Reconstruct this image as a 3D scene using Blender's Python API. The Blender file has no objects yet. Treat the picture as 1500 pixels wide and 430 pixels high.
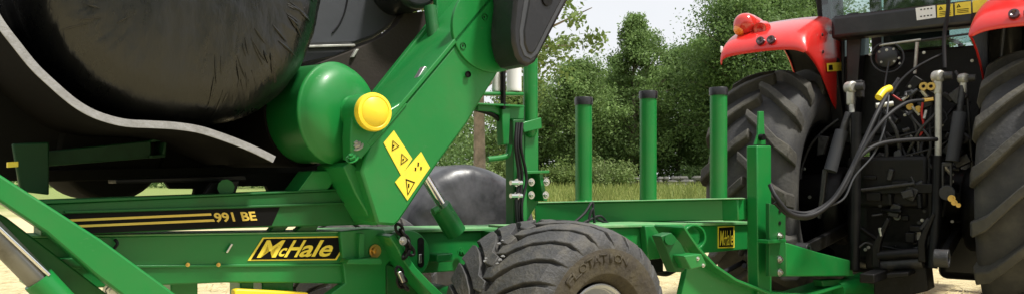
import bpy, bmesh, math, random
import numpy as np
from mathutils import Vector, Matrix

random.seed(7)
S = bpy.context.scene
COL = S.collection
R_ = math.radians
V = Vector

# ------------------------------------------------------------------ camera
F, CX, CY, CH = 1200.0, 750.0, 262.0, 1.1        # focal length / principal point in photo pixels, eye height
cam = bpy.data.cameras.new('camera')
cam.sensor_width = 36; cam.lens = 36 * F / 1500; cam.shift_y = 47 / 1500
cam.clip_start = .05; cam.clip_end = 2000
co = bpy.data.objects.new('camera', cam); COL.objects.link(co)
co.location = (0, 0, CH); co.rotation_euler = (R_(90), 0, 0)
S.camera = co
# ------------------------------------------------------------------ world + sun
SUN_EL, SUN_AZ = R_(63), R_(118)                 # azimuth clockwise from +Y: behind and right of the camera
w = bpy.data.worlds.new('World'); S.world = w; w.use_nodes = True
nt = w.node_tree; nt.nodes.clear()
out = nt.nodes.new('ShaderNodeOutputWorld'); bg = nt.nodes.new('ShaderNodeBackground')
sky = nt.nodes.new('ShaderNodeTexSky'); sky.sky_type = 'NISHITA'; sky.sun_disc = False
sky.sun_elevation = SUN_EL; sky.sun_rotation = SUN_AZ; sky.dust_density = 4; sky.air_density = 1
sc = nt.nodes.new('ShaderNodeMix'); sc.data_type = 'RGBA'
tc = nt.nodes.new('ShaderNodeTexCoord'); nz = nt.nodes.new('ShaderNodeTexNoise'); nz.inputs['Scale'].default_value = 2.2
nz.inputs['Detail'].default_value = 5
rmp = nt.nodes.new('ShaderNodeMapRange'); rmp.inputs[1].default_value = .3; rmp.inputs[2].default_value = .7
rmp.inputs[3].default_value = .78; rmp.inputs[4].default_value = .97
nt.links.new(tc.outputs['Generated'], nz.inputs['Vector']); nt.links.new(nz.outputs['Fac'], rmp.inputs[0])
nt.links.new(rmp.outputs[0], sc.inputs['Factor'])
nt.links.new(sky.outputs[0], sc.inputs['A']); sc.inputs['B'].default_value = (8.6, 8.7, 8.9, 1)   # thin white overcast
nt.links.new(sc.outputs['Result'], bg.inputs[0]); bg.inputs[1].default_value = .1
nt.links.new(bg.outputs[0], out.inputs[0])
sl = bpy.data.lights.new('sun', 'SUN'); sl.energy = 4.8; sl.angle = R_(7); sl.color = (1, .96, .88)
so = bpy.data.objects.new('sun', sl); COL.objects.link(so)
sd = V((math.sin(SUN_AZ) * math.cos(SUN_EL), math.cos(SUN_AZ) * math.cos(SUN_EL), math.sin(SUN_EL)))
so.rotation_euler = sd.to_track_quat('Z', 'Y').to_euler()
S.view_settings.view_transform = 'Standard'; S.view_settings.look = 'None'
S.view_settings.exposure = .27; S.view_settings.gamma = 1

# ------------------------------------------------------------------ materials
def pmat(name, base, rough=.5, metal=0, coat=0, var=.2, scale=6, bump=0., bscale=60, dirt=None, dscale=3, dfac=.5, stretch=None, spec=.5, chips=None):
    m = bpy.data.materials.new(name); m.use_nodes = True
    t = m.node_tree; b = t.nodes['Principled BSDF']
    b.inputs['Roughness'].default_value = rough; b.inputs['Metallic'].default_value = metal
    b.inputs['Coat Weight'].default_value = coat; b.inputs['Coat Roughness'].default_value = .12
    b.inputs['Specular IOR Level'].default_value = spec
    g = t.nodes.new('ShaderNodeTexCoord'); src = g.outputs['Object']
    if stretch:
        mp = t.nodes.new('ShaderNodeMapping'); mp.inputs['Scale'].default_value = stretch
        t.links.new(src, mp.inputs[0]); src = mp.outputs[0]
    n = t.nodes.new('ShaderNodeTexNoise'); n.inputs['Scale'].default_value = scale; n.inputs['Detail'].default_value = 6
    t.links.new(src, n.inputs['Vector'])
    x = t.nodes.new('ShaderNodeMix'); x.data_type = 'RGBA'
    x.inputs['A'].default_value = (*[c * (1 - var) for c in base], 1); x.inputs['B'].default_value = (*[min(1, c * (1 + var)) for c in base], 1)
    t.links.new(n.outputs['Fac'], x.inputs['Factor']); col = x.outputs['Result']
    if dirt:
        n2 = t.nodes.new('ShaderNodeTexNoise'); n2.inputs['Scale'].default_value = dscale; n2.inputs['Detail'].default_value = 9; n2.inputs['Roughness'].default_value = .7
        t.links.new(src, n2.inputs['Vector'])
        mr = t.nodes.new('ShaderNodeMapRange'); mr.inputs[1].default_value = .45; mr.inputs[2].default_value = .75; mr.inputs[4].default_value = dfac
        t.links.new(n2.outputs['Fac'], mr.inputs[0])
        y = t.nodes.new('ShaderNodeMix'); y.data_type = 'RGBA'; t.links.new(mr.outputs[0], y.inputs['Factor'])
        t.links.new(col, y.inputs['A']); y.inputs['B'].default_value = (*dirt, 1); col = y.outputs['Result']
        rr = t.nodes.new('ShaderNodeMapRange'); rr.inputs[3].default_value = rough; rr.inputs[4].default_value = min(1, rough + .35)
        t.links.new(mr.outputs[0], rr.inputs[0]); t.links.new(rr.outputs[0], b.inputs['Roughness'])
    if chips:       # scuffs and scratches worn through the paint
        mp2 = t.nodes.new('ShaderNodeMapping'); mp2.inputs['Scale'].default_value = (1, 1, 2.6); mp2.inputs['Rotation'].default_value = (.3, .6, .2); t.links.new(src, mp2.inputs[0])
        n4 = t.nodes.new('ShaderNodeTexNoise'); n4.inputs['Scale'].default_value = 16; n4.inputs['Detail'].default_value = 10; n4.inputs['Roughness'].default_value = .72; t.links.new(mp2.outputs[0], n4.inputs['Vector'])
        m4 = t.nodes.new('ShaderNodeMapRange'); m4.inputs[1].default_value = .62; m4.inputs[2].default_value = .74; m4.inputs[4].default_value = .6; t.links.new(n4.outputs['Fac'], m4.inputs[0])
        z = t.nodes.new('ShaderNodeMix'); z.data_type = 'RGBA'; t.links.new(m4.outputs[0], z.inputs['Factor']); t.links.new(col, z.inputs['A']); z.inputs['B'].default_value = (*chips, 1); col = z.outputs['Result']
    t.links.new(col, b.inputs['Base Color'])
    if bump:
        n3 = t.nodes.new('ShaderNodeTexNoise'); n3.inputs['Scale'].default_value = bscale; n3.inputs['Detail'].default_value = 4
        t.links.new(src, n3.inputs['Vector'])
        bp = t.nodes.new('ShaderNodeBump'); bp.inputs['Strength'].default_value = bump; bp.inputs['Distance'].default_value = .02
        t.links.new(n3.outputs['Fac'], bp.inputs['Height']); t.links.new(bp.outputs[0], b.inputs['Normal'])
    return m
GREEN = pmat('green_paint', (.007, .18, .034), .38, coat=.12, var=.16, scale=3, bump=.06, bscale=14, dirt=(.05, .13, .035), dscale=3, dfac=.4, spec=.4, chips=(.09, .20, .09))
DGREEN = pmat('dark_green_paint', (.004, .10, .018), .5, coat=.05, var=.25, scale=4, bump=.05, bscale=20, dirt=(.03, .05, .018), dscale=5, dfac=.55, spec=.35, chips=(.05, .07, .04))  # darker, rougher version of the green with stronger brown mottling
YELLOW = pmat('yellow_plastic', (.85, .62, .03), .4, var=.06)
DECAL_Y = pmat('yellow_decal', (.86, .67, .05), .45, var=.1, scale=20, dirt=(.5, .42, .1), dscale=25, dfac=.4)
GOLD = pmat('gold_print', (.62, .44, .07), .45, var=.1, scale=20)
BLACKD = pmat('black_print', (.004, .004, .004), .6, var=.2, spec=.12)
WHITED = pmat('white_print', (.72, .73, .74), .5, var=.05)
FILM = pmat('black_bale_film', (.0045, .005, .0054), .26, var=.3, scale=3, bump=.5, bscale=6, stretch=(2.2, 1, .9), dirt=(.007, .0078, .0082), dscale=2, dfac=.7, spec=.55)
FILM2 = pmat('sky_sheen_bale_film', (.022, .023, .027), .3, var=.35, scale=3, bump=.3, bscale=5, dirt=(.11, .11, .125), dscale=2, dfac=.7, spec=.7)  # pale mottling puts the film's sky reflection into its colour
RUBBER = pmat('tyre_rubber', (.045, .045, .047), .62, var=.25, scale=10, bump=.3, bscale=70, dirt=(.16, .145, .115), dscale=7, dfac=.6, spec=.4)
MUDDY = pmat('muddy_sidewall', (.05, .043, .035), .8, var=.3, scale=12, bump=.4, bscale=40, dirt=(.10, .085, .05), dscale=9, dfac=.7, spec=.2)
LUGM = pmat('scuffed_lug_rubber', (.05, .048, .043), .75, var=.25, scale=9, bump=.3, bscale=40, dirt=(.12, .11, .085), dscale=6, dfac=.6, spec=.3)
TRUBBER = pmat('tractor_rubber', (.036, .036, .038), .7, var=.2, scale=8, bump=.2, bscale=50, dirt=(.12, .115, .095), dscale=4, dfac=.5, spec=.35)
BELT = pmat('belt_rubber', (.006, .0055, .005), .95, var=.25, scale=8, bump=.1, spec=.04)
DECKM = pmat('matt_black_pan', (.006, .006, .005), .85, var=.4, scale=5, spec=.1)
BELT_E = pmat('worn_belt_edge', (.26, .26, .27), .7, var=.2, scale=30, bump=.2, dirt=(.12, .12, .11), dscale=20, dfac=.5)
FLAP = pmat('brown_rubber', (.035, .03, .026), .85, var=.2, scale=5, bump=.1, spec=.15)
SHEET = pmat('grey_black_sheet', (.04, .043, .052), .5, var=.3, scale=3, bump=.2, bscale=7)
BLACKP = pmat('black_plastic', (.010, .010, .012), .33, var=.2, scale=6, bump=.05, bscale=40, dirt=(.04, .04, .045), dscale=5, dfac=.5)
BLACKM = pmat('black_iron', (.0035, .0035, .004), .42, var=.3, scale=8, bump=.15, bscale=30, dirt=(.010, .009, .007), dscale=7, dfac=.6, spec=.22)
CAST = pmat('cast_grey_iron', (.016, .0165, .019), .5, var=.3, scale=12, bump=.3, bscale=40, dirt=(.03, .025, .02), dscale=9, dfac=.6)
BLUEG = pmat('blue_grey_paint', (.02, .022, .028), .65, var=.2, dirt=(.03, .03, .03), dscale=10, dfac=.6)
STEEL = pmat('zinc_steel', (.62, .62, .6), .3, 1, var=.15, scale=20, bump=.05)
DULLS = pmat('dull_steel', (.44, .44, .41), .5, .6, var=.3, scale=15, dirt=(.07, .055, .035), dscale=14, dfac=.6)
CHROME = pmat('chrome_rod', (.75, .75, .76), .16, 1, var=.05)
DROD = pmat('dark_rod', (.2, .2, .19), .28, .8, var=.2, dirt=(.06, .05, .03), dscale=10, dfac=.6)
BRASS = pmat('brass', (.62, .42, .13), .3, 1, var=.2, scale=30)
RED = pmat('red_paint', (.62, .018, .016), .3, coat=.5, var=.08, scale=3, bump=.02, bscale=10, dirt=(.42, .10, .07), dscale=3, dfac=.35, chips=(.55, .16, .13))
REDP = pmat('red_cable', (.35, .01, .01), .5)
LENSR = pmat('red_lens', (.55, .03, .02), .15, coat=.6, var=.1)
LENSO = pmat('orange_lens', (.8, .22, .02), .15, coat=.6, var=.1)
LENSD = pmat('dark_reflector', (.05, .012, .015), .25, coat=.5, var=.2)
HOSE = pmat('hose_rubber', (.010, .010, .012), .6, var=.2, spec=.3)
RIM = pmat('silver_rim', (.5, .51, .53), .4, .4, var=.1, dirt=(.3, .28, .22), dscale=8, dfac=.5)
STONE = pmat('field_stone', (.19, .185, .17), .9, var=.4, scale=2.5, bump=.6, bscale=9)
BARK = pmat('bark', (.16, .13, .10), .9, var=.5, scale=5, bump=.7, bscale=12, stretch=(1, 1, .4))
PALEBARK = pmat('pale_bark', (.24, .19, .15), .9, var=.8, scale=4, bump=.6, bscale=9, dirt=(.06, .07, .04), dscale=5, dfac=.8)
SEAT = pmat('seat_fabric', (.03, .034, .034), .8, var=.3)

def leafmat(name, c1, c2):
    m = bpy.data.materials.new(name); m.use_nodes = True; t = m.node_tree; t.nodes.clear()
    o = t.nodes.new('ShaderNodeOutputMaterial'); g = t.nodes.new('ShaderNodeNewGeometry')
    x = t.nodes.new('ShaderNodeMix'); x.data_type = 'RGBA'; x.inputs['A'].default_value = (*c1, 1); x.inputs['B'].default_value = (*c2, 1)
    t.links.new(g.outputs['Random Per Island'], x.inputs['Factor'])
    tc = t.nodes.new('ShaderNodeTexCoord'); n = t.nodes.new('ShaderNodeTexNoise'); n.inputs['Scale'].default_value = .6; n.inputs['Detail'].default_value = 3
    t.links.new(tc.outputs['Object'], n.inputs['Vector'])
    h = t.nodes.new('ShaderNodeHueSaturation'); mr = t.nodes.new('ShaderNodeMapRange'); mr.inputs[1].default_value = .3; mr.inputs[2].default_value = .7; mr.inputs[3].default_value = .7; mr.inputs[4].default_value = 1.35
    t.links.new(n.outputs['Fac'], mr.inputs[0]); t.links.new(mr.outputs[0], h.inputs['Value']); t.links.new(x.outputs['Result'], h.inputs['Color'])
    d = t.nodes.new('ShaderNodeBsdfPrincipled'); d.inputs['Roughness'].default_value = .6; d.inputs['Specular IOR Level'].default_value = .25
    tr = t.nodes.new('ShaderNodeBsdfTranslucent'); mx = t.nodes.new('ShaderNodeMixShader'); mx.inputs[0].default_value = .38
    t.links.new(h.outputs[0], d.inputs['Base Color']); t.links.new(h.outputs[0], tr.inputs[0])
    t.links.new(d.outputs[0], mx.inputs[1]); t.links.new(tr.outputs[0], mx.inputs[2]); t.links.new(mx.outputs[0], o.inputs[0])
    return m
LEAF = [leafmat('leaf_mid', (.12, .20, .062), (.19, .28, .09)), leafmat('leaf_dark', (.09, .16, .05), (.15, .23, .072)),
        leafmat('leaf_pale', (.12, .18, .055), (.19, .25, .085)), leafmat('leaf_fresh', (.11, .17, .045), (.20, .27, .08))]
GRASSM = leafmat('grass_blade', (.16, .22, .05), (.34, .36, .12))
STRAWM = leafmat('straw_stalk', (.50, .41, .20), (.72, .62, .36))
def glassmat(name, tint, mixf):
    m = bpy.data.materials.new(name); m.use_nodes = True; t = m.node_tree; t.nodes.clear()
    o = t.nodes.new('ShaderNodeOutputMaterial'); a = t.nodes.new('ShaderNodeBsdfTransparent'); a.inputs[0].default_value = (*tint, 1)
    b = t.nodes.new('ShaderNodeBsdfGlossy'); b.inputs['Roughness'].default_value = .03; f = t.nodes.new('ShaderNodeFresnel'); f.inputs[0].default_value = 1.5
    ad = t.nodes.new('ShaderNodeMath'); ad.operation = 'ADD'; ad.inputs[1].default_value = mixf; t.links.new(f.outputs[0], ad.inputs[0])
    x = t.nodes.new('ShaderNodeMixShader'); t.links.new(ad.outputs[0], x.inputs[0]); t.links.new(a.outputs[0], x.inputs[1]); t.links.new(b.outputs[0], x.inputs[2]); t.links.new(x.outputs[0], o.inputs[0])
    return m
GLASS = glassmat('cab_glass', (.72, .82, .80), .06)

# ------------------------------------------------------------------ frames and builders
class Fr:
    """local frame of a thing; turns a photo pixel plus a local plane into a local 3-D point"""
    def __init__(s, loc, rz):
        s.loc = V(loc); s.rz = R_(rz); s.m = Matrix.Translation(s.loc) @ Matrix.Rotation(s.rz, 4, 'Z'); s.i = s.m.inverted()
    def hit(s, px, py, ax, val):
        d = s.i.to_3x3() @ V(((px - CX) / F, 1, -(py - CY) / F)); o = s.i @ V((0, 0, CH))
        return o + d * ((val - o[ax]) / d[ax])
def world_at(px, py, d): return V(((px - CX) / F * d, d, CH - (py - CY) / F * d))

class MB:
    def __init__(s): s.v = []; s.f = []
    def add(s, vs, fs):
        n = len(s.v); s.v += [tuple(p) for p in vs]; s.f += [tuple(i + n for i in f) for f in fs]; return s
    def prism(s, pts, ext):
        n = len(pts); ext = V(ext)
        return s.add(list(pts) + [V(p) + ext for p in pts], [tuple(range(n)), tuple(range(2 * n - 1, n - 1, -1))] + [(i, i + n, (i + 1) % n + n, (i + 1) % n) for i in range(n)])
    def box(s, c, d, rot=None):
        c = V(c); hx, hy, hz = d[0] / 2, d[1] / 2, d[2] / 2
        p = [V((x, y, z)) for x in (-hx, hx) for y in (-hy, hy) for z in (-hz, hz)]
        if rot is not None: p = [rot @ q for q in p]
        return s.add([c + q for q in p], [(0, 1, 3, 2), (4, 6, 7, 5), (0, 4, 5, 1), (2, 3, 7, 6), (0, 2, 6, 4), (1, 5, 7, 3)])
    def tube(s, path, r, n=10, caps=True):
        P = [V(p) for p in path]; k = len(P); rs = r if isinstance(r, (list, tuple)) else [r] * k
        vs = []; fs = []; up = None
        for i in range(k):
            t = (P[min(i + 1, k - 1)] - P[max(i - 1, 0)]).normalized()
            if up is None: up = t.orthogonal().normalized()
            a = (up - t * up.dot(t)).normalized(); up = a; b = t.cross(a)
            for j in range(n):
                q = 2 * math.pi * j / n; vs.append(P[i] + (a * math.cos(q) + b * math.sin(q)) * rs[i])
        for i in range(k - 1):
            for j in range(n):
                fs.append((i * n + j, i * n + (j + 1) % n, (i + 1) * n + (j + 1) % n, (i + 1) * n + j))
        if caps: fs += [tuple(range(n - 1, -1, -1)), tuple(range((k - 1) * n, k * n))]
        return s.add(vs, fs)
    def bar(s, a, b, wd, hd, side=(0, 1, 0)):
        a, b = V(a), V(b); t = (b - a).normalized(); sv = V(side); sv = (sv - t * sv.dot(t)).normalized(); h = t.cross(sv)
        return s.prism([a + sv * wd / 2 + h * hd / 2, a - sv * wd / 2 + h * hd / 2, a - sv * wd / 2 - h * hd / 2, a + sv * wd / 2 - h * hd / 2], b - a)
    def lathe(s, prof, o, axis, n=32, a0=0, a1=2 * math.pi):
        o = V(o); ax = V(axis).normalized(); e1 = ax.orthogonal().normalized(); e2 = ax.cross(e1)
        full = abs(a1 - a0 - 2 * math.pi) < 1e-6; m = n if full else n + 1; vs = []; fs = []; k = len(prof)
        for j in range(m):
            q = a0 + (a1 - a0) * j / n; d = e1 * math.cos(q) + e2 * math.sin(q)
            for (h, r) in prof: vs.append(o + ax * h + d * r)
        for j in range(n):
            jj = (j + 1) % m
            for i in range(k - 1): fs.append((j * k + i, jj * k + i, jj * k + i + 1, j * k + i + 1))
        return s.add(vs, fs)
    def build(s, name, mat, parent=None, bevel=0, ang=38, sub=0, seg=2, merge=False, mats=None):
        bm = bmesh.new(); vv = [bm.verts.new(p) for p in s.v]
        for f in s.f:
            try: bm.faces.new([vv[i] for i in f])
            except ValueError: pass
        if merge: bmesh.ops.remove_doubles(bm, verts=bm.verts, dist=1e-5)
        bmesh.ops.recalc_face_normals(bm, faces=bm.faces)
        me = bpy.data.meshes.new(name); bm.to_mesh(me); bm.free()
        me.materials.append(mat); me.shade_smooth(); me.set_sharp_from_angle(angle=R_(ang))
        o = bpy.data.objects.new(name, me); COL.objects.link(o)
        if parent: o.parent = parent
        if bevel:
            b = o.modifiers.new('bevel', 'BEVEL'); b.width = bevel; b.segments = seg; b.limit_method = 'ANGLE'; b.angle_limit = R_(40); b.harden_normals = False
        if sub:
            q = o.modifiers.new('sub', 'SUBSURF'); q.levels = sub; q.render_levels = sub
        return o
def tag(o, label=None, cat=None, group=None, kind=None):
    for k, x in (('label', label), ('category', cat), ('group', group), ('kind', kind)):
        if x: o[k] = x
    return o
def empty(name, fr, label, cat, group=None):
    o = bpy.data.objects.new(name, None); COL.objects.link(o); o.location = fr.loc; o.rotation_euler = (0, 0, fr.rz)
    o.empty_display_size = .1
    return tag(o, label, cat, group)
def npmesh(name, verts, faces4, mat, parent=None):
    me = bpy.data.meshes.new(name); nv = len(verts); nf, k = faces4.shape
    me.vertices.add(nv); me.vertices.foreach_set('co', verts.astype(np.float32).ravel())
    me.loops.add(nf * k); me.loops.foreach_set('vertex_index', faces4.astype(np.int32).ravel())
    me.polygons.add(nf); me.polygons.foreach_set('loop_start', np.arange(0, nf * k, k, dtype=np.int32))
    me.update(calc_edges=True); me.materials.append(mat)
    o = bpy.data.objects.new(name, me); COL.objects.link(o); o.parent = parent
    return o
_tc = {}
def text_geo(s, bold=.02, ext=.0):
    key = (s, bold)
    if key not in _tc:
        c = bpy.data.curves.new('t', 'FONT'); c.body = s; c.offset = bold; c.resolution_u = 3
        o = bpy.data.objects.new('t', c); COL.objects.link(o)
        me = bpy.data.meshes.new_from_object(o.evaluated_get(bpy.context.evaluated_depsgraph_get()))
        vs = [tuple(x.co) for x in me.vertices]; fs = [tuple(p.vertices) for p in me.polygons]
        bpy.data.objects.remove(o); bpy.data.meshes.remove(me); bpy.data.curves.remove(c)
        _tc[key] = (vs, fs)
    return _tc[key]
def lettering(mb, s, o, X, Y, bold=.02, lift=0, box=None):
    """flat print fitted into the parallelogram o, o+X, o+Y"""
    vs, fs = text_geo(s, bold); xs = [p[0] for p in vs]; ys = [p[1] for p in vs]
    x0, x1, y0, y1 = min(xs), max(xs), min(ys), max(ys); N = X.cross(Y).normalized()
    mb.add([o + X * ((p[0] - x0) / (x1 - x0)) + Y * ((p[1] - y0) / (y1 - y0)) + N * lift for p in vs], fs)
def hexbolt(p, axis, r, mat, parent, h=None, name='bolt'):
    h = h or r * .9; m = MB(); m.lathe([(0, 0), (0, r * 1.45), (h * .25, r * 1.45), (h * .25, r)], p, axis, 16); m.lathe([(h * .25, r), (h, r), (h, r * .55), (h * 1.5, r * .5), (h * 1.5, 0)], p, axis, 6)
    return m.build(name, mat, parent, merge=True)
def spline(pts, n=8):
    P = [V(p) for p in pts]; out = []
    for i in range(len(P) - 1):
        a, b, c, d = P[max(i - 1, 0)], P[i], P[i + 1], P[min(i + 2, len(P) - 1)]
        for k in range(n):
            t = k / n; out.append(.5 * ((2 * b) + (c - a) * t + (2 * a - 5 * b + 4 * c - d) * t * t + (3 * b - a - 3 * c + d) * t ** 3))
    return out + [P[-1]]

# ================================================================== ground
def gh(x, y):
    t = np.clip((y - 16) / 26, 0, 1); return .62 * t * t * (3 - 2 * t) + .05 * np.sin(x * .35) * np.sin(y * .27) * np.clip((y - 14) / 10, 0, 1)
xs = np.concatenate([np.linspace(-400, -42, 12), np.linspace(-40, 60, 101), np.linspace(65, 400, 12)])
ys = np.concatenate([np.linspace(-80, -2, 14), np.linspace(0, 60, 91), np.linspace(64, 700, 16)])
gx, gy = np.meshgrid(xs, ys); gz = gh(gx, gy)
gv = np.stack([gx, gy, gz], -1).reshape(-1, 3); nx = len(xs)
ii = np.array([(j * nx + i, j * nx + i + 1, (j + 1) * nx + i + 1, (j + 1) * nx + i) for j in range(len(ys) - 1) for i in range(nx - 1)])
gm = bpy.data.materials.new('stubble_and_grass'); gm.use_nodes = True; t = gm.node_tree; b = t.nodes['Principled BSDF']; b.inputs['Roughness'].default_value = .95
tc = t.nodes.new('ShaderNodeTexCoord'); sx = t.nodes.new('ShaderNodeSeparateXYZ'); t.links.new(tc.outputs['Object'], sx.inputs[0])
n1 = t.nodes.new('ShaderNodeTexNoise'); n1.inputs['Scale'].default_value = .35; n1.inputs['Detail'].default_value = 6; t.links.new(tc.outputs['Object'], n1.inputs['Vector'])
n2 = t.nodes.new('ShaderNodeTexNoise'); n2.inputs['Scale'].default_value = 9; n2.inputs['Detail'].default_value = 8; n2.inputs['Roughness'].default_value = .75; t.links.new(tc.outputs['Object'], n2.inputs['Vector'])
ma = t.nodes.new('ShaderNodeMath'); ma.operation = 'MULTIPLY_ADD'; ma.inputs[1].default_value = 9; t.links.new(n1.outputs['Fac'], ma.inputs[0]); t.links.new(sx.outputs['Y'], ma.inputs[2])
mr = t.nodes.new('ShaderNodeMapRange'); mr.inputs[1].default_value = 25; mr.inputs[2].default_value = 30; t.links.new(ma.outputs[0], mr.inputs[0])
def cmix(a, bb, f):
    x = t.nodes.new('ShaderNodeMix'); x.data_type = 'RGBA'; x.inputs['A'].default_value = (*a, 1); x.inputs['B'].default_value = (*bb, 1); t.links.new(f, x.inputs['Factor']); return x
straw = cmix((.36, .28, .12), (.78, .69, .44), n2.outputs['Fac']); grs = cmix((.10, .15, .03), (.26, .31, .09), n2.outputs['Fac'])
x = t.nodes.new('ShaderNodeMix'); x.data_type = 'RGBA'; t.links.new(mr.outputs[0], x.inputs['Factor']); t.links.new(straw.outputs['Result'], x.inputs['A']); t.links.new(grs.outputs['Result'], x.inputs['B'])
t.links.new(x.outputs['Result'], b.inputs['Base Color'])
bp = t.nodes.new('ShaderNodeBump'); bp.inputs['Distance'].default_value = .06; bp.inputs['Strength'].default_value = .8; t.links.new(n2.outputs['Fac'], bp.inputs['Height']); t.links.new(bp.outputs[0], b.inputs['Normal'])
g = npmesh('ground', gv, ii, gm); tag(g, 'pale straw stubble field running into green grass', 'ground', kind='structure')
g.data.shade_smooth()

def blades(name, n, xr, yr, hr, wd, lean, mat, label, cat, seed, fan=False, lying=False):
    r = np.random.default_rng(seed); y = r.uniform(*yr, n)
    x = r.uniform(xr[0], xr[1], n) * (y if fan else 1)
    z = gh(x, y); h = r.uniform(*hr, n); a = r.uniform(0, 2 * np.pi, n); l = r.normal(0, lean, (n, 2))
    base = np.stack([x, y, z - .01], -1)
    if lying: top = base + np.stack([np.cos(a) * h, np.sin(a) * h, r.uniform(0, .06, n)], -1); base[:, 2] += r.uniform(.01, .04, n)
    else: top = base + np.stack([l[:, 0] * h, l[:, 1] * h, h], -1)
    sd_ = np.stack([np.cos(a + (np.pi / 2 if lying else 0)), np.sin(a + (np.pi / 2 if lying else 0)), np.zeros(n)], -1) * wd / 2
    vs = np.stack([base - sd_, base + sd_, top + sd_ * .3, top - sd_ * .3], 1).reshape(-1, 3)
    o = npmesh(name, vs, np.arange(4 * n).reshape(n, 4), mat)
    return tag(o, label, cat, kind='stuff')
blades('tall_grass', 26000, (-.1, .5), (21, 42), (.12, .5), .035, .3, GRASSM, 'tall pale green grass in front of the hedge', 'grass', 1, fan=True)
blades('loose_straw', 9000, (-.7, .75), (5.5, 16), (.12, .3), .012, .3, STRAWM, 'loose cut straw lying over the stubble', 'straw', 2, fan=True, lying=True)

# ================================================================== trees
def leaf_cloud(r, cen, sig, per, size):
    """per leaves around every cluster centre"""
    n = len(cen) * per; c = np.repeat(cen, per, 0); s = np.repeat(sig, per)[:, None]
    p = c + np.clip(r.normal(0, 1, (n, 3)), -1.7, 1.7) * s * np.array([1, 1, .75])
    nr = r.normal(0, 1, (n, 3)) + np.array([0, 0, .8]); nr /= np.linalg.norm(nr, axis=1)[:, None]
    a = np.cross(nr, r.normal(0, 1, (n, 3))); a /= np.linalg.norm(a, axis=1)[:, None]; bb = np.cross(nr, a)
    L = size * r.uniform(.6, 1.3, (n, 1)); W = L * .55
    return np.stack([p - a * L / 2, p + bb * W / 2, p + a * L / 2, p - bb * W / 2], 1).reshape(-1, 3)
def tree(name, x, y, H, rad, leaf, bark, label, group, seed, base=.12, limbs=20, per=60, size=.165, tip=.55, sig=.42, trunk_r=None, dens=6, taper=1.6, wild=.22, low=.55):
    r = np.random.default_rng(seed); z = float(gh(np.array(x), np.array(y))) - .05
    o = empty(name, Fr((x, y, z), r.uniform(0, 360)), label, 'tree', group)
    tr = trunk_r or H * .018; wood = MB(); tp = [V((0, 0, 0))]
    for i in range(1, 8): tp.append(V((r.normal(0, .02) * H * .25, r.normal(0, .02) * H * .25, H * .93 * i / 7)))
    wood.tube(tp, [tr * (1 - .88 * i / 7) for i in range(8)], 8)
    cen = []; sg = []
    for k in range(limbs):
        q = (k + r.uniform(0, 1)) / limbs; h = H * (base + (.96 - base) * q)
        prof = (1 - max(0, (q - .35) / .65) ** taper) * (low + (1 - low) * min(1, q / .3))
        L = rad * (prof * r.uniform(1 - wild, 1 + wild) + .08); az = k * 2.4 + r.uniform(-.5, .5); el = r.uniform(.1, .55) + q * .55
        f = h / H * 7 * .93 / .93; i0 = min(6, int(h / (H * .93) * 7)); st = tp[i0].lerp(tp[i0 + 1], min(1, h / (H * .93) * 7 - i0))
        d = V((math.cos(az) * math.cos(el), math.sin(az) * math.cos(el), math.sin(el)))
        mid = st + d * L * .5 + V((0, 0, .04 * L)); en = st + d * L + V((0, 0, -.06 * L))
        wood.tube([st, mid, en], [tr * .42 * (1 - .6 * q), tr * .25 * (1 - .6 * q), tr * .06], 5)
        for j in range(dens):
            u = r.uniform(.35, 1.05); p = st.lerp(en, u) + V(r.normal(0, 1, 3)) * L * .16
            cen.append(p); sg.append(sig * r.uniform(.45, 1.1))
    for j in range(6): cen.append(V((r.normal(0, .12), r.normal(0, .12), H * r.uniform(.88, 1.0)))); sg.append(sig * .4)
    wood.build('trunk', bark, o)
    vs = leaf_cloud(r, np.array([tuple(c) for c in cen]), np.array(sg), per, size)
    npmesh('crown', vs, np.arange(len(vs)).reshape(-1, 4), leaf, o)
    return o
def tree_px(name, px, top, d, radpx, leaf, label, group, seed, **k):
    p = world_at(px, top, d); H = p.z - float(gh(np.array(p.x), np.array(d)))
    return tree(name, p.x, d, H, radpx * d / F, leaf, k.pop('bark', BARK), label, group, seed, **k)
TG = 'trees in the hedgerow beyond the field'
tree_px('ash_tree', 702, -330, 24, 176, LEAF[3], 'nearer tree with pale mottled trunk whose sparse boughs hang beside the black guard', TG, 11, bark=PALEBARK, base=.27, limbs=54, per=85, size=.16, sig=.36, trunk_r=.2, dens=7, taper=3, wild=.3, low=.95)
tree_px('hedgerow_tree', 928, 16, 46, 78, LEAF[0], 'feathery pointed tree rising highest above the middle green post', TG, 12, limbs=40, per=105, sig=.34, dens=10, taper=.75, size=.15, wild=.4)
tree_px('hedgerow_tree', 848, 92, 44, 66, LEAF[0], 'broad mid green tree behind the first green post beside the mast', TG, 13, limbs=36, per=130, dens=7)
tree_px('hedgerow_tree', 995, 72, 48, 70, LEAF[1], 'dark low tree in the dip between the pointed tree and the big crown', TG, 14, limbs=38, per=130, dens=7)
tree_px('hedgerow_tree', 1100, -14, 42, 98, LEAF[1], 'big dense dark green tree behind the red left fender', TG, 15, limbs=60, per=150, dens=11, taper=3, sig=.55)
tree_px('hedgerow_tree', 1190, -30, 46, 90, LEAF[0], 'tall tree behind the tractor cab, showing over the fender', TG, 16, limbs=46, per=120, dens=9, taper=2.2)
tree_px('hedgerow_tree', 770, 120, 47, 70, LEAF[3], 'light green tree seen between the big arm and the mast', TG, 17, limbs=38, per=130, dens=7)
tree_px('hedgerow_tree', 1330, -20, 48, 95, LEAF[0], 'tree seen only through the rear window of the tractor cab', TG, 30, limbs=26, per=46, size=.24)
tree_px('hedgerow_tree', 1035, 52, 50, 70, LEAF[0], 'lighter tree behind the last green post, left of the big dark crown', TG, 31, limbs=40, per=120, dens=8)
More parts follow.
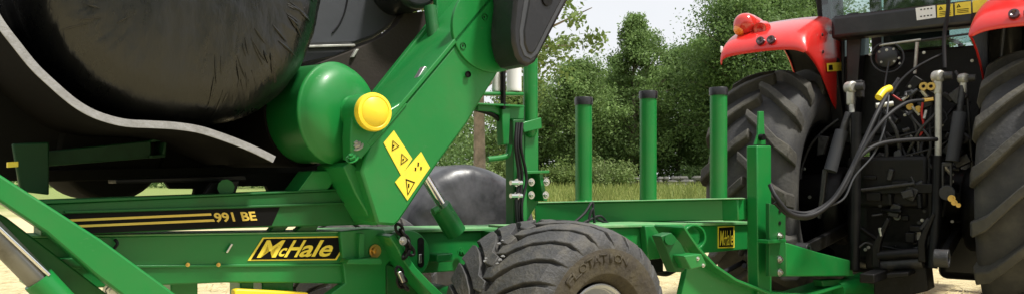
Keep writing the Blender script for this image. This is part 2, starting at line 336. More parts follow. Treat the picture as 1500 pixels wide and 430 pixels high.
tree_px('hedgerow_tree', 905, 110, 52, 80, LEAF[0], 'rounded tree filling the hedge between the first two green posts', TG, 32, limbs=40, per=120, dens=8)
# far wood behind, one mass
r = np.random.default_rng(6); n = 1500
fx = r.uniform(-60, 62, n); fy = r.uniform(54, 66, n); fz = gh(fx, fy) + r.uniform(.2, 1, n) ** .8 * (5.2 + 1.2 * np.sin(fx * .7) + .8 * np.sin(fx * 1.9 + 1))
vs = leaf_cloud(r, np.stack([fx, fy, fz], -1), r.uniform(.5, 1.0, n), 60, .34)
tag(npmesh('far_wood', vs, np.arange(len(vs)).reshape(-1, 4), LEAF[0]), 'far mass of woodland closing the view behind the hedge', 'wood', kind='stuff')
# the mass of the hedge between the stems
r = np.random.default_rng(5); n = 900
hx = r.uniform(-34, 40, n); hy = r.uniform(43, 52, n); hz = gh(hx, hy) + np.abs(r.normal(0, 1, n)) * 1.9 + .3
vs = leaf_cloud(r, np.stack([hx, hy, hz], -1), r.uniform(.35, .75, n), 80, .22)
tag(npmesh('hedge_undergrowth', vs, np.arange(len(vs)).reshape(-1, 4), LEAF[1]), 'dark tangled undergrowth filling the hedge below the trees', 'undergrowth', kind='stuff')
def shrub(px, top, d, radpx, leaf, label, seed, group='pale shrubs at the edge of the field'):
    r = np.random.default_rng(seed); p = world_at(px, top, d); z = float(gh(np.array(p.x), np.array(d))); H = p.z - z; rad = radpx * d / F
    o = empty('shrub', Fr((p.x, d, z - .03), 0), label, 'shrub', group); m = MB(); cen = []; sg = []
    for k in range(26):
        a = r.uniform(0, 6.28); e = r.uniform(.25, 1) ; q = math.sqrt(r.uniform(0, 1)) * rad; tp = V((math.cos(a) * q, math.sin(a) * q, H * (1 - .55 * (q / rad) ** 2) * r.uniform(.75, 1.0)))
        m.tube([(0, 0, 0), tuple(tp * .5 + V((0, 0, .1))), tuple(tp)], [.03, .018, .006], 4)
        for j in range(5): cen.append(tuple(tp * r.uniform(.4, 1.0) + V(r.normal(0, .1, 3)))); sg.append(.2 * r.uniform(.6, 1.3))
    m.build('stems', BARK, o); vs = leaf_cloud(r, np.array(cen), np.array(sg), 46, .13)
    npmesh('foliage', vs, np.arange(len(vs)).reshape(-1, 4), leaf, o)
shrub(888, 226, 38, 52, LEAF[2], 'pale bushy shrub between the first and middle green posts', 51)
shrub(830, 232, 39, 36, LEAF[3], 'smaller leafy shrub left of the first green post', 52)
shrub(745, 225, 37, 40, LEAF[3], 'leafy shrub beside the mast above the dark ground bale', 53)
shrub(700, 232, 36, 30, LEAF[2], 'shrub at the foot of the pale mottled trunk', 54)
shrub(1020, 238, 41, 26, LEAF[1], 'small dark shrub behind the stone wall by the tractor tyre', 55)
# added hedge, out of view behind the camera, to cut the sky fill
r = np.random.default_rng(16); n = 900
fx = r.uniform(-48, 52, n); fy = -15 + r.uniform(-3, 3, n) - .004 * fx ** 2 * 0; fz = r.uniform(.2, 1, n) ** .8 * (8 + 1.2 * np.sin(fx * .5) + .8 * np.sin(fx * 1.3 + 1))
vs = leaf_cloud(r, np.stack([fx, fy, fz], -1), r.uniform(.6, 1.1, n), 46, .45)
tag(npmesh('unseen_hedge', vs, np.arange(len(vs)).reshape(-1, 4), LEAF[1]), 'added unseen leafy hedge behind the viewpoint, cutting sky light', 'hedge', kind='stuff')
# dry stone wall
wr = random.Random(3); wall = MB()
wl = empty('stone_wall', Fr((6.2, 40.2, 0), -3), 'low grey dry stone wall at the foot of the hedge', 'wall')
for k in range(330):
    xx = wr.uniform(-6, 7); lay = wr.randint(0, 3); z = float(gh(np.array(6.2 + xx), np.array(40.2))) + .08 + lay * .16
    c = V((xx, wr.uniform(-.18, .18), z)); sx_, sy_, sz_ = wr.uniform(.12, .24), wr.uniform(.12, .2), wr.uniform(.07, .12)
    vs = []
    for i in range(3):
        for j in range(6):
            a = j * math.pi / 3 + wr.uniform(-.3, .3); e = (-.8, 0, .8)[i]
            vs.append(c + V((math.cos(a) * math.cos(e) * sx_, math.sin(a) * math.cos(e) * sy_, math.sin(e) * sz_ * 1.2)) * wr.uniform(.8, 1.15) if 0 else c + V((math.cos(a) * math.cos(e) * sx_ * wr.uniform(.8, 1.2), math.sin(a) * math.cos(e) * sy_, math.sin(e) * sz_ * 1.2)))
    wall.add(vs, [(i * 6 + j, i * 6 + (j + 1) % 6, (i + 1) * 6 + (j + 1) % 6, (i + 1) * 6 + j) for i in range(2) for j in range(6)] + [(5, 4, 3, 2, 1, 0), (12, 13, 14, 15, 16, 17)])
tag(wall.build('stones', STONE, wl, ang=30), kind='stuff')

# ================================================================== bales
def bale_mesh(m, rad, length, seed, folds=.012, edge=.10, n=160, sag=0.0):
    """axis along local y from 0 to length, centre at origin height; pleated film round both edges"""
    r = random.Random(seed); ph = [r.uniform(0, 6.28) for _ in range(6)]; prof = []
    for f in (0, .2, .4, .6, .75, .88, .96): prof.append((-.03 * (1 - f * f), (rad - edge) * f))     # bulged face
    for k in range(7):
        a = math.pi / 2 * k / 6; prof.append((edge - edge * math.cos(a), rad - edge + edge * math.sin(a)))
    half = list(prof); nb = 14
    rows = half + [(edge + (length - 2 * edge) * k / nb, rad) for k in range(1, nb)] + [(length - h, q) for h, q in reversed(half)]
    vs = []; fs = []; K = len(rows); pl = [r.uniform(-1, 1) for _ in range(n)]
    for j in range(n):
        th = 2 * math.pi * j / n
        for i, (h, q) in enumerate(rows):
            we = math.exp(-((q - rad * .86) / (rad * .16)) ** 2) if (h < edge * 1.3 or h > length - edge * 1.3) else .25
            d = folds * we * (.6 * pl[j] + .5 * math.sin(th * 23 + ph[0]) + .4 * math.sin(th * 9 + ph[1]))
            br = .008 * math.sin(th * 5 + ph[2] + h * 4) + .006 * math.sin(h * 31 + ph[3] + math.sin(th * 3)) * (1 if edge < h < length - edge else 0)
            qq = q + (d + br) * min(1, q / rad * 1.3); hh = h + d * .8 * (1 if h < length / 2 else -1)
            if q < 1e-6: qq = 0
            vs.append((math.sin(th) * qq, hh, max(-rad * (1 - sag), math.cos(th) * qq)))
    for j in range(n):
        jj = (j + 1) % n
        for i in range(K - 1): fs.append((j * K + i, jj * K + i, jj * K + i + 1, j * K + i + 1))
    m.add(vs, fs)
p = world_at(640, 300, 6.5)
m = MB(); bale_mesh(m, .625, 1.22, 4, folds=.007, edge=.13, sag=.06)
m.v = [(x, y - .6, z + .588) for x, y, z in m.v]
gb = m.build('wrapped_bale', FILM2, merge=True, ang=180); gb.location = (p.x, 6.95, 0); gb.rotation_euler = (0, 0, R_(30))
tag(gb, 'grey black film wrapped round bale standing on the field behind the hydraulic ram', 'bale', 'film wrapped bales')

# ================================================================== bale wrapper
T = Fr((-.953, 3.69, 0), 38)      # local x forward along the chassis, y away from the camera side, z up
def tp(px, py, v): return T.hit(px, py, 1, v)
def poly(pxs, v0, v1, m=None):
    m = m or MB(); return m.prism([tp(x, y, v0) for x, y in pxs], (0, v1 - v0, 0))
W = empty('bale_wrapper', T, 'green trailed bale wrapper with sloping arm, belt cradle and post rail', 'bale wrapper')
def part(name, pxs, v0, v1, mat=GREEN, bevel=.006, parent=None): return poly(pxs, v0, v1).build(name, mat, parent or W, bevel=bevel)
def tubepx(name, pts, r, mat, parent=None, n=10, smooth=6):
    P = [tp(*q) for q in pts]; return MB().tube(spline(P, smooth) if smooth and len(P) > 2 else P, r, n).build(name, mat, parent or W)
YN = V((0, -1, 0))

SHADE_GREEN = pmat('shaded_dark_green', (.003, .042, .012), .5, var=.3, scale=5, dirt=(.012, .016, .008), dscale=5, dfac=.7, spec=.3)  # shade under the bale put into the green of the cradle parts
DUST_GLINT = pmat('dusty_glint_paint', (.10, .30, .11), .55, var=.25, scale=8, dirt=(.30, .36, .22), dscale=9, dfac=.8, spec=.4)  # dusty tops, with the sun glint on the flanges painted into the colour
# --- main chassis
cb = part('chassis_beam', [(40, 347), (500, 340), (506, 386), (506, 415), (470, 414), (330, 413), (60, 424), (40, 420)], .0, .22)
part('beam_lip', [(40, 389), (506, 385), (506, 389), (40, 393)], -.012, .03, bevel=.003)
part('top_edge', [(40, 344.5), (500, 338), (500, 340.5), (40, 347.5)], -.008, .2, DUST_GLINT, .002)
mb_ = part('main_beam', [(480, 343), (800, 335), (800, 388), (640, 398), (480, 408)], .25, .5)
part('top_flange', [(470, 338.5), (800, 331), (800, 335), (470, 343.5)], .22, .56, DUST_GLINT, .003)
part('front_beam', [(770, 336), (1104, 328), (1104, 364), (930, 378), (770, 390)], -.2, .05)
part('front_flange', [(770, 332), (1104, 324), (1104, 328), (770, 336)], -.225, .1, DUST_GLINT, .003)
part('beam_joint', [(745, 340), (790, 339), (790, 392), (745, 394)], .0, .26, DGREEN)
# decal with name on the chassis beam
DV = -.004
def quad(pxs, v, lift=0): return [tp(x, y, v - lift) for x, y in pxs]
poly([(363, 381), (385, 347), (515, 345), (493, 380)], DV, DV + .003).build('name_decal', DECAL_Y, W)
poly([(368, 379.3), (387, 349), (511, 347), (491, 378.2)], DV - .002, DV).build('name_decal_field', BLACKD, W)
def name_text(o, X, Y, bold):
    m = MB()
    lettering(m, 'M', o, X * .25, Y, bold); lettering(m, 'c', o + X * .262 + Y * .05, X * .085, Y * .5, bold)
    lettering(m, 'H', o + X * .362, X * .18, Y, bold); lettering(m, 'ale', o + X * .555, X * .445, Y * 1.0, bold); return m
q = quad([(376, 376.6), (482, 375), (391, 351)], DV - .004)
name_text(q[0], q[1] - q[0], q[2] - q[0], .022).build('name_lettering', DECAL_Y, W)
# --- wrapping table lower beam with model number
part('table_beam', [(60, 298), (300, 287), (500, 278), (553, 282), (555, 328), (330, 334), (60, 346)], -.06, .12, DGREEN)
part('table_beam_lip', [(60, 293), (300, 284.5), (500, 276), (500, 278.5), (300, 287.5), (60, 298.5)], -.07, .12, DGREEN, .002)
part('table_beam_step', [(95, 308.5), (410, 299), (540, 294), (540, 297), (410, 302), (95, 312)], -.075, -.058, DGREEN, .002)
poly([(88, 313), (410, 303), (398, 329.5), (88, 343)], -.064, -.061).build('number_decal', BLACKD, W)
m = MB(); poly([(88, 321), (309, 311.5), (310, 314.8), (88, 324.6)], -.067, -.0645, m); poly([(88, 330), (313, 320.3), (315, 323.6), (88, 333.6)], -.067, -.0645, m)
m.build('number_stripes', GOLD, W)
q = quad([(316, 325), (377, 322.3), (312, 311)], -.0675)
m = MB(); lettering(m, '991 BE', q[0], q[1] - q[0], q[2] - q[0], .03); m.build('number_lettering', GOLD, W)
# --- belt cradle frame under the bale
part('cradle_tube', [(60, 222), (222, 205), (222, 231), (60, 244)], .42, .52, SHADE_GREEN)
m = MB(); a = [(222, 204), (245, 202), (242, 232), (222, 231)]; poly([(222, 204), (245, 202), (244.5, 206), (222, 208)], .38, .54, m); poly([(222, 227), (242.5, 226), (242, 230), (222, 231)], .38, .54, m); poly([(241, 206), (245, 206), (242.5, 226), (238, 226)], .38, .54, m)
m.build('tube_end', SHADE_GREEN, W, .003)
part('cradle_plate', [(18, 210), (72, 208), (72, 285), (30, 280)], .3, .34, SHADE_GREEN)
part('cross_rail', [(60, 248), (480, 240), (480, 258), (60, 266)], .56, .62, DECKM)
part('sub_rail', [(170, 262), (360, 256), (362, 264), (170, 268)], .15, .3, BLACKM, .004)
part('gusset', [(296, 287), (310, 266), (352, 263), (345, 284)], .05, .08, BLACKM)
tubepx('pivot_boss', [(331, 274, -.02), (331, 274, .1)], .035, DGREEN)
part('table_bracket', [(436, 280), (458, 250), (500, 248), (480, 279)], -.06, .1)
part('bracket_edge', [(436, 280), (458, 250), (460, 251.5), (439, 280)], -.066, -.058, GREEN, .001)
# --- sloping arm
AV0, AV1 = -.3, -.06
arm = part('lift_arm', [(529, 250), (541, 213), (609, 133), (717, 4), (760, -48), (790, -40), (768, 30), (733, 101), (685, 180), (639, 243), (585, 324), (578, 330), (553, 328)], AV0, AV1, bevel=.012)
part('arm_end_box', [(503, 244), (512, 236), (531, 250), (556, 328), (548, 330), (520, 282)], AV0 + .06, AV1 + .1, bevel=.006)
part('arm_flange', [(537, 209), (607, 127), (713, 0), (756, -52), (762, -48), (718, 4), (610, 133), (542, 213)], AV0 - .012, AV1 + .16, bevel=.004)
part('flange_clip', [(599, 136), (622, 97), (632, 101), (612, 131)], AV0 + .03, AV0 + .07, STEEL, .003)
part('inner_plate', [(528, 160), (640, 20), (640, -20), (730, -20), (700, 20), (600, 142), (560, 185)], .06, .1)
lob = [(735 + 62 * math.cos(a) * 1.0 - 10, 38 + 68 * math.sin(a)) for a in [math.pi * (.3 + 1.2 * k / 24) for k in range(25)]]
part('arm_boss_plate', [(x, y) for x, y in lob] + [(760, -40)], AV0 - .012, AV0 + .01, GREEN, .003)
for (x, y) in [(709.5, 25), (678, 67.5), (685.5, 109), (729, 88)]:
    c = tp(x, y, AV0 - .013); MB().lathe([(0, 0), (.003, .0155), (-.004, .0155)], c, (0, 1, 0), 14).build('hole', BLACKM, W)
tubepx('strut', [(630, 10, .02), (634, 40, .0), (638, 66, -.02)], .033, DGREEN, smooth=0)
hexbolt(tp(632, 66, -.03), (0, -1, 0), .012, DULLS, W)
# warning decals on the arm
m = MB(); poly([(562, 209), (577, 191), (604, 232), (588, 257)], AV0 - .003, AV0 - .0008, m); poly([(579, 266), (617, 222), (630, 245), (597, 293)], AV0 - .0042, AV0 - .0012, m)
m.build('warning_decal', DECAL_Y, W)
def tri_outline(m, A, B, C, t, lift):
    c = (A + B + C) / 3; inn = [c + (p - c) * (1 - t) for p in (A, B, C)]; o3 = [A, B, C]; L = V((0, -lift, 0))
    m.add([p + L for p in o3 + inn], [(0, 1, 4, 3), (1, 2, 5, 4), (2, 0, 3, 5)])
for pts in ([(575, 205), (585, 214), (574, 221)], [(588, 224), (598, 233), (587, 241)], [(594, 261), (608, 266), (597, 286)]):
    m = MB(); tri_outline(m, *[tp(x, y, AV0 - .0045) for x, y in pts], .24, .001); m.build('warning_triangle', BLACKD, W)
for (x, y, l) in [(577, 213.5, 3), (591, 233, 3), (599, 271, 6), (613, 240, 6), (617, 246, 5), (609, 247, 5)]:
    poly([(x - 1, y - l * .5), (x + 1, y - l * .4), (x + .6, y + l * .5), (x - 1.2, y + l * .5)], AV0 - .006, AV0 - .0045).build('warning_mark', BLACKD, W)
# --- drum roller, bearing and yellow cap
dc = tp(492, 166, -.1); dr = (tp(492, 93, -.1).z - tp(492, 239, -.1).z) / 2
DA = V((-.326, .945, 0)); m = MB(); m.lathe([(.7, dr * .98), (.012, dr), (.008, dr * 1.02), (-.004, dr * 1.025), (-.010, dr * 1.0), (-.014, dr * .985), (-.035, dr * .955), (-.06, dr * .88), (-.08, dr * .76), (-.092, dr * .6), (-.098, dr * .4), (-.1, .001)], dc, DA, 96)
drum = m.build('drum_roller', GREEN, W, ang=75)
MB().lathe([(.2, dr * 1.0), (.2, dr * 1.06), (.68, dr * 1.06), (.68, .0)], dc, DA, 48).build('drum_shade_wrap', BELT, W)  # black sleeve standing in for the bale's shade on the drum
bc = tp(548, 164, -.36); bl = bc - V((0, 0, 0))
MB().tube([dc - DA * .09, V((bc.x, -.24, bc.z))], [.075, .07], 20).build('shaft', GREEN, W)
m = MB(); m.lathe([(0, 0), (0, .082), (.11, .086), (.11, 0)], V((bc.x, -.335, bc.z)), (0, 1, 0), 32)
bh = m.build('bearing_housing', GREEN, W, .006)
part('bearing_foot', [(513, 200), (516, 160), (540, 150), (572, 160), (590, 148), (598, 152), (560, 197), (530, 232), (514, 234)], -.31, -.23, bevel=.006)
m = MB(); m.lathe([(0, .082), (-.02, .084), (-.034, .08), (-.037, .068), (-.034, .064), (-.039, .06), (-.042, 0)], V((bc.x, -.336, bc.z)), (0, 1, 0), 40)
m.build('bearing_cap', YELLOW, W, ang=50)
for (x, y) in [(523, 214), (516, 232)]:
    hexbolt(tp(x, y, -.3), (-.5, -.5, .7), .02, DULLS if y < 220 else GREEN, W)
# --- belt: sagging lower run whose worn edge shows as a pale line
bp_ = [(-60, -70), (-25, -10), (0, 33), (25, 66), (50, 97), (75, 121), (105, 147), (130, 163), (155, 173), (185, 180), (220, 182), (255, 184), (290, 189), (320, 198), (350, 209), (378, 221), (402, 233)]
path = spline([tp(x, y, -.26) for x, y in bp_], 4)
m = MB(); th = .014
def strip(m, path, th, y0, y1):
    n = len(path); nr = []
    for i in range(n):
        t_ = path[min(i + 1, n - 1)] - path[max(i - 1, 0)]; nr.append(V((-t_.z, 0, t_.x)).normalized())
    ring = [p + k * th for p, k in zip(path, nr)] + [p - k * th for p, k in zip(reversed(path), reversed(nr))]
    N = len(ring); vs = [V((q.x, y0, q.z)) for q in ring] + [V((q.x, y1, q.z)) for q in ring]
    fs = [(i, (i + 1) % N, (i + 1) % N + N, i + N) for i in range(N)]
    for off in (0, N):
        fs += [(off + i, off + i + 1, off + N - 2 - i, off + N - 1 - i) for i in range(n - 1)]
    m.add(vs, fs)
strip(m, path, th, -.25, .95); m.build('carrying_belt', BELT, W)
m = MB(); strip(m, path, th, -.26, -.2502); m.build('belt_edge', BELT_E, W)
part('belly_pan', [(-80, 0), (0, 78), (50, 132), (110, 176), (185, 202), (290, 212), (350, 228), (400, 252), (470, 262), (300, 262), (60, 264), (-80, 266)], .6, 1.2, DECKM, .01)
part('far_table_frame', [(-160, -160), (560, -160), (560, 90), (500, 140), (490, 256), (330, 250), (60, 250), (-160, 250)], 1.25, 1.32, DECKM, .01)
m = MB(); c = tp(165, 222, .58); m.lathe([(0, 0), (0, .21), (.02, .225), (.6, .225), (.6, 0)], c, (0, 1, 0), 40); m.build('idle_roller', DECKM, W, .006)
part('roller_carrier', [(236, 258), (500, 250), (500, 284), (398, 290), (391, 272), (348, 272), (342, 292), (282, 295), (286, 276), (250, 276)], .2, .24, DECKM, .004)
# upper belts, side sheets and roller above the drum
part('side_sheet', [(600, -30), (592, 12), (584, 28), (570, 42), (548, 56), (520, 66), (430, 70), (440, -30)], .34, .42, SHEET, .02)
part('sheet_edge_glint', [(448, 66.5), (520, 64.5), (521, 67.5), (448, 70)], .325, .345, DULLS, .002)  # pale strip drawn as the highlight along the sheet's lower edge
part('side_sheet_hem', [(415, 72), (521, 68), (492, 82), (425, 96)], .36, .42, SHEET, .004)
tubepx('crease', [(510, -5, .335), (505, 18, .335), (497, 36, .335), (487, 48, .335)], [.004] * 19, BLACKM)
part('brown_flap', [(592, 20), (640, 14), (652, 26), (640, 50), (545, 140), (470, 140), (470, 92), (522, 72), (560, 54), (582, 36)], .25, .33, FLAP, .003)
part('flap_hook', [(515, 84), (522, 72), (526, 72), (519, 84)], .23, .26, DULLS, .002)
m = MB(); c = tp(612, -30, .1); m.lathe([(0, 0), (0, .13), (.02, .15), (.7, .15), (.7, 0)], c, (0, 1, 0), 40); m.build('upper_roller', BLACKP, W, .008)
# --- black chain guard
gpx = [(748, -60), (755, 0), (751, 40), (752, 62), (757, 82), (765, 94), (775, 97), (785, 91), (792, 78), (812, 40), (836, -6), (850, -60)]
part('chain_guard', gpx, -.52, -.34, BLACKP, .016)
ipx = [(772, -55), (776, 0), (768, 45), (769, 64), (774, 77), (780, 79), (786, 72), (802, 40), (826, -6), (834, -55)]
part('guard_panel', ipx, -.53, -.515, BLACKP, .006)
jpx = [(764, -55), (768, 0), (761, 45), (762, 66), (768, 82), (778, 87), (788, 79), (806, 42), (831, -6), (840, -55)]
part('guard_groove', jpx, -.5235, -.51, SHEET, .003)
MB().lathe([(0, 0), (0, .03), (-.008, .03), (-.008, 0)], tp(801, 0, -.53), (0, 1, 0), 20).build('guard_knob', BLACKM, W)
# --- diagonal tube, cylinder and clutter at the left
part('diagonal_tube', [(-40, 228), (0, 255), (148, 350), (260, 432), (300, 462), (196, 444), (140, 402), (68, 340), (0, 295), (-40, 268)], -.24, -.1, bevel=.008)
tubepx('hydraulic_cylinder', [(-40, 310, -.2), (62, 414, -.2)], .042, DROD, n=20, smooth=0)
tubepx('cylinder_rod', [(-30, 306, -.24), (72, 402, -.24)], .008, CHROME, smooth=0)
tubepx('cylinder_collar', [(56, 408, -.2), (92, 446, -.2)], .052, GREEN, n=20, smooth=0)
part('lower_link', [(-30, 296), (10, 318), (170, 440), (120, 440), (-30, 325)], -.13, -.06, DGREEN)
part('side_plate', [(44, 352), (140, 346), (150, 400), (60, 398)], .02, .06)
part('shelf_plate', [(78, 379), (112, 377), (130, 389), (98, 391)], -.05, .12, GREEN, .003)
part('foot_plate', [(18, 376), (40, 378), (42, 398), (20, 399)], .2, .24)
part('lamp_bracket', [(11, 237), (27, 236), (27, 244), (11, 245)], .0, .03, DECAL_Y, .002)
hexbolt(tp(162, 425, -.1), (0, -1, 0), .02, STEEL, W)
tubepx('grease_pipe', [(165, 366, -.02), (172, 356, -.03), (168, 350, -.02)], .006, HOSE)
part('pin_clip', [(331, 369), (339, 356), (342, 357), (334, 370)], -.02, -.008, STEEL, .002)
hexbolt(tp(275, 387, -.012), YN, .006, BRASS, W); hexbolt(tp(320, 387, -.012), YN, .006, BRASS, W)
part('cross_post', [(250, 412), (290, 412), (290, 450), (250, 450)], .1, .25)
part('cross_post', [(352, 412), (372, 412), (372, 450), (352, 450)], .06, .2)
part('cross_post', [(384, 412), (430, 412), (430, 450), (384, 450)], .1, .24)
part('yellow_bar', [(344, 424), (350, 422.5), (452, 428), (452, 445), (344, 445)], -.02, .03, YELLOW)
part('beam_spacer', [(392, 341), (402, 329), (425, 329), (414, 341)], .05, .1)
part('beam_spacer', [(430, 341), (442, 329), (468, 328), (462, 341)], .03, .08)
# --- hinge bracket at the middle
part('hinge_plate', [(498, 338), (540, 334), (562, 335), (570, 345), (573, 380), (566, 388), (566, 440), (470, 440), (506, 414)], -.03, .03)
part('hinge_shelf', [(512, 379), (557, 377), (561, 381), (559, 387), (508, 386)], -.1, -.02, GREEN, .004)
part('hinge_rib', [(527, 341), (534, 341), (534, 376), (526, 378)], -.06, -.02, GREEN, .003)
hexbolt(tp(549, 367, -.035), YN, .022, BRASS, W, h=.02)
m = MB(); lobo = [(598 + 32 * math.cos(a), 372 + 36 * math.sin(a)) for a in [math.pi * (-.62 + 1.2 * k / 20) for k in range(21)]]
poly(lobo + [(590, 404), (582, 340)], .05, .11, m); m.build('slotted_lobe', GREEN, W, .005)
sl_ = [(617 + 4.5 * math.cos(a), 352 + 5 * math.sin(a)) for a in [math.pi + math.pi * k / 8 for k in range(9)]] + [(617 + 4.5 * math.cos(a), 386 + 5 * math.sin(a)) for a in [math.pi * k / 8 for k in range(9)]]
part('slot', sl_, .044, .052, BLACKM, .002)
part('slot_pin', [(614, 372), (618, 371), (618, 384), (614, 385)], .036, .046, STEEL, .002)
cw = [(578, 342), (588, 356), (597, 373), (610, 391), (630, 412), (660, 440)]
inn = [(570, 346), (581, 362), (590, 380), (602, 398), (620, 418), (645, 445)]
part('curved_stay', cw + inn[::-1], -.16, .02, GREEN, .005)
def link_chain(pts, v, mat):
    for i, (x, y, a) in enumerate(pts):
        c = tp(x, y, v); t_ = V((math.cos(a), 0, -math.sin(a))); s_ = V((-t_.z, 0, t_.x)) if i % 2 == 0 else V((0, 1, 0)); pp = []
        for k in range(14):
            q = 2 * math.pi * k / 14; pp.append(c + t_ * (.028 * math.cos(q)) + s_ * .017 * math.sin(q))
        MB().tube(pp + [pp[0]], .0075, 6).build('chain_link', mat, W)
link_chain([(585, 335, 1.0), (590, 343, 1.1), (594, 351, 1.0), (598, 358, 1.2), (601, 366, .9), (595, 371, 2.2)], -.18, BLACKM)
link_chain([(585, 398, 1.2), (590, 405, .9), (587, 412, 1.3), (592, 418, .8)], -.17, BLACKM)
hexbolt(tp(590, 352, -.2), YN, .014, STEEL, W)
part('latch_tongue', [(583, 398), (588, 396), (595, 412), (590, 414)], -.2, -.18, STEEL, .003)
part('under_bracket', [(566, 386), (610, 400), (655, 440), (566, 440)], -.02, .2, DGREEN)
part('axle_bracket', [(640, 372), (664, 370), (664, 382), (640, 384)], .12, .25)
hexbolt(tp(676, 368, .22), YN, .018, GREEN, W)
# --- hydraulic ram behind the arm
tubepx('ram_rod', [(606, 232, .08), (655, 312, .08)], .026, CHROME, n=20, smooth=0)
tubepx('ram_barrel', [(644, 302, .08), (668, 340, .08)], .056, GREEN, n=22, smooth=0)
tubepx('ram_port', [(634, 309, .04), (642, 305, .04)], .018, GREEN, smooth=0)
# --- axle and wheels
def flot_tyre(c, sgn):
    m = MB(); wk = 1.4
    prof = [(-.17, .186), (-.2, .2), (-.24, .24), (-.247, .30), (-.243, .35), (-.232, .378), (-.205, .40), (-.12, .422), (0, .43)]
    prof = [(a * wk, b_) for a, b_ in prof]; prof = prof + [(-a, b_) for a, b_ in reversed(prof[:-1])]
    m.lathe(prof, c, (0, 1, 0), 96)
    n = 23
    for side in (-1, 1):
        for k in range(n):
            f0 = 2 * math.pi * (k + (.5 if side > 0 else 0)) / n; st = []
            for (t_, dphi, wd, hh, rb) in [(-.01, -.20, .056, .034, .428), (.035, -.165, .068, .036, .4275), (.06, -.06, .092, .036, .426), (.11, .06, .104, .036, .4215), (.17, .16, .104, .034, .409), (.208, .215, .104, .026, .395), (.232, .25, .105, .010, .374), (.241, .262, .1, .003, .352)]:
                st.append((t_ * side * wk, f0 + dphi, wd, hh, rb))
            vs = []; fs = []
            for (yy, ph, wd, hh, rb) in st:
                for (r_, dw) in ((rb - .012, wd * 1.08), (rb + hh, wd)):
                    for s_ in (-1, 1):
                        a = ph + s_ * dw * 1.05; outw = (hh * .5 * side if abs(yy) > .24 and r_ > rb else 0)
                        vs.append(c + V((math.sin(a) * r_, yy + outw, math.cos(a) * r_)))
            for i in range(len(st) - 1):
                b0 = i * 4; b1 = b0 + 4
                fs += [(b0, b1, b1 + 2, b0 + 2), (b0 + 2, b1 + 2, b1 + 3, b0 + 3), (b0 + 3, b1 + 3, b1 + 1, b0 + 1)]
            e = (len(st) - 1) * 4; fs += [(0, 2, 3, 1), (e, e + 1, e + 3, e + 2)]
            m.add(vs, fs)
    return m
def trailer_wheel(c, sgn):
    ty = flot_tyre(c, sgn).build('tyre', RUBBER, W, ang=30); ty.data.materials.append(MUDDY)
    for pg in ty.data.polygons:
        if math.hypot(pg.center.x - c.x, pg.center.z - c.z) < .352: pg.material_index = 1
    bv = ty.modifiers.new('b', 'BEVEL'); bv.width = .003; bv.segments = 1; bv.limit_method = 'ANGLE'; bv.angle_limit = R_(45)
    m = MB(); s = sgn
    m.lathe([(.265 * s, .17), (.28 * s, .189), (.293 * s, .194), (.297 * s, .188), (.287 * s, .176), (.2 * s, .164), (.08 * s, .155), (.05 * s, .1), (.08 * s, .06), (.09 * s, .0)], c, (0, 1, 0), 64)
    m.build('rim', RIM, ty, ang=35)
    # raised sidewall lettering
    if s < 0:
        m = MB(); word = 'FLOTATION'; a0, a1 = -.75, .35
        for i, ch in enumerate(word):
            a = a0 + (a1 - a0) * i / (len(word) - 1); dv = V((math.sin(a), 0, math.cos(a))); tv = V((math.cos(a), 0, -math.sin(a))); ww = .085 if ch != 'I' else .03
            o_ = c + dv * .292 - tv * ww * .5 * .55 + V((0, -.3455, 0)); vs, fs = text_geo(ch, .02)
            lettering(m, ch, o_, tv * ww * .55, dv * .037 + V((0, .001, 0)), .0)
        so_ = m.build('sidewall_lettering', MUDDY, ty); sm = so_.modifiers.new('s', 'SOLIDIFY'); sm.thickness = .006; sm.offset = 0
    return ty
WC = V((.985, -.61, .45)); trailer_wheel(WC, -1)
for (x, y) in [(736, 351), (731, 355), (712, 377), (710, 381), (736, 374), (732, 379), (728, 385)]:      # small pale flecks laid on the tread
    lo_, hi_ = -1.2, -.3
    for _ in range(40):
        mid_ = (lo_ + hi_) / 2; q_ = tp(x, y, mid_)
        if math.hypot(q_.x - WC.x, q_.z - WC.z) > .466: lo_ = mid_
        else: hi_ = mid_
    nn = V((q_.x - WC.x, 0, q_.z - WC.z)).normalized(); tt = V((nn.z, 0, -nn.x)); ss = V((0, 1, 0))
    pts_ = [q_ + tt * math.cos(a) * random.uniform(.003, .008) + ss * math.sin(a) * random.uniform(.006, .016) for a in [k * 1.047 for k in range(6)]]
    MB().prism(pts_, -nn * .006).build('tread_fleck', BELT_E, W)
trailer_wheel(V((.985, 1.35, .455)), 1)
MB().tube([WC + V((0, .15, 0)), V((.985, 1.2, .455))], .06, 16).build('axle', DGREEN, W)
part('axle_mount', [(700, 396), (800, 388), (790, 450), (700, 450)], .28, .48, DGREEN)
# --- mast with film roll ends
part('mast', [(752, 175), (768, 175), (768, 330), (753, 331)], .26, .34, DGREEN)
tubepx('mast_tube', [(777, 86, .3), (777, 130, .3), (777, 186, .3)], .044, GREEN, n=20, smooth=0)
MB().lathe([(0, .044), (-.03, .042), (-.055, .03), (-.066, 0)], tp(777, 186, .3), (0, 0, 1), 20).build('mast_tube_end', GREEN, W)
part('mast_plate', [(769, 188), (789, 184), (789, 296), (769, 328)], .3, .36)
part('mast_collar', [(764, 180), (793, 172), (794, 188), (768, 194)], .25, .36, GREEN, .004)
part('mast_bracket', [(767, 250), (805, 249), (805, 253), (772, 254), (772, 330), (766, 330)], .2, .3, GREEN, .003)
part('bracket_web', [(790, 254), (795, 254), (802, 294), (796, 294)], .22, .3, GREEN, .003)
for (x, y) in [(757, 267), (757, 286), (778, 266), (778, 285), (800, 266), (799, 285)]:
    c = tp(x, y, .2); hexbolt(c, YN, .016, STEEL, W, h=.016)
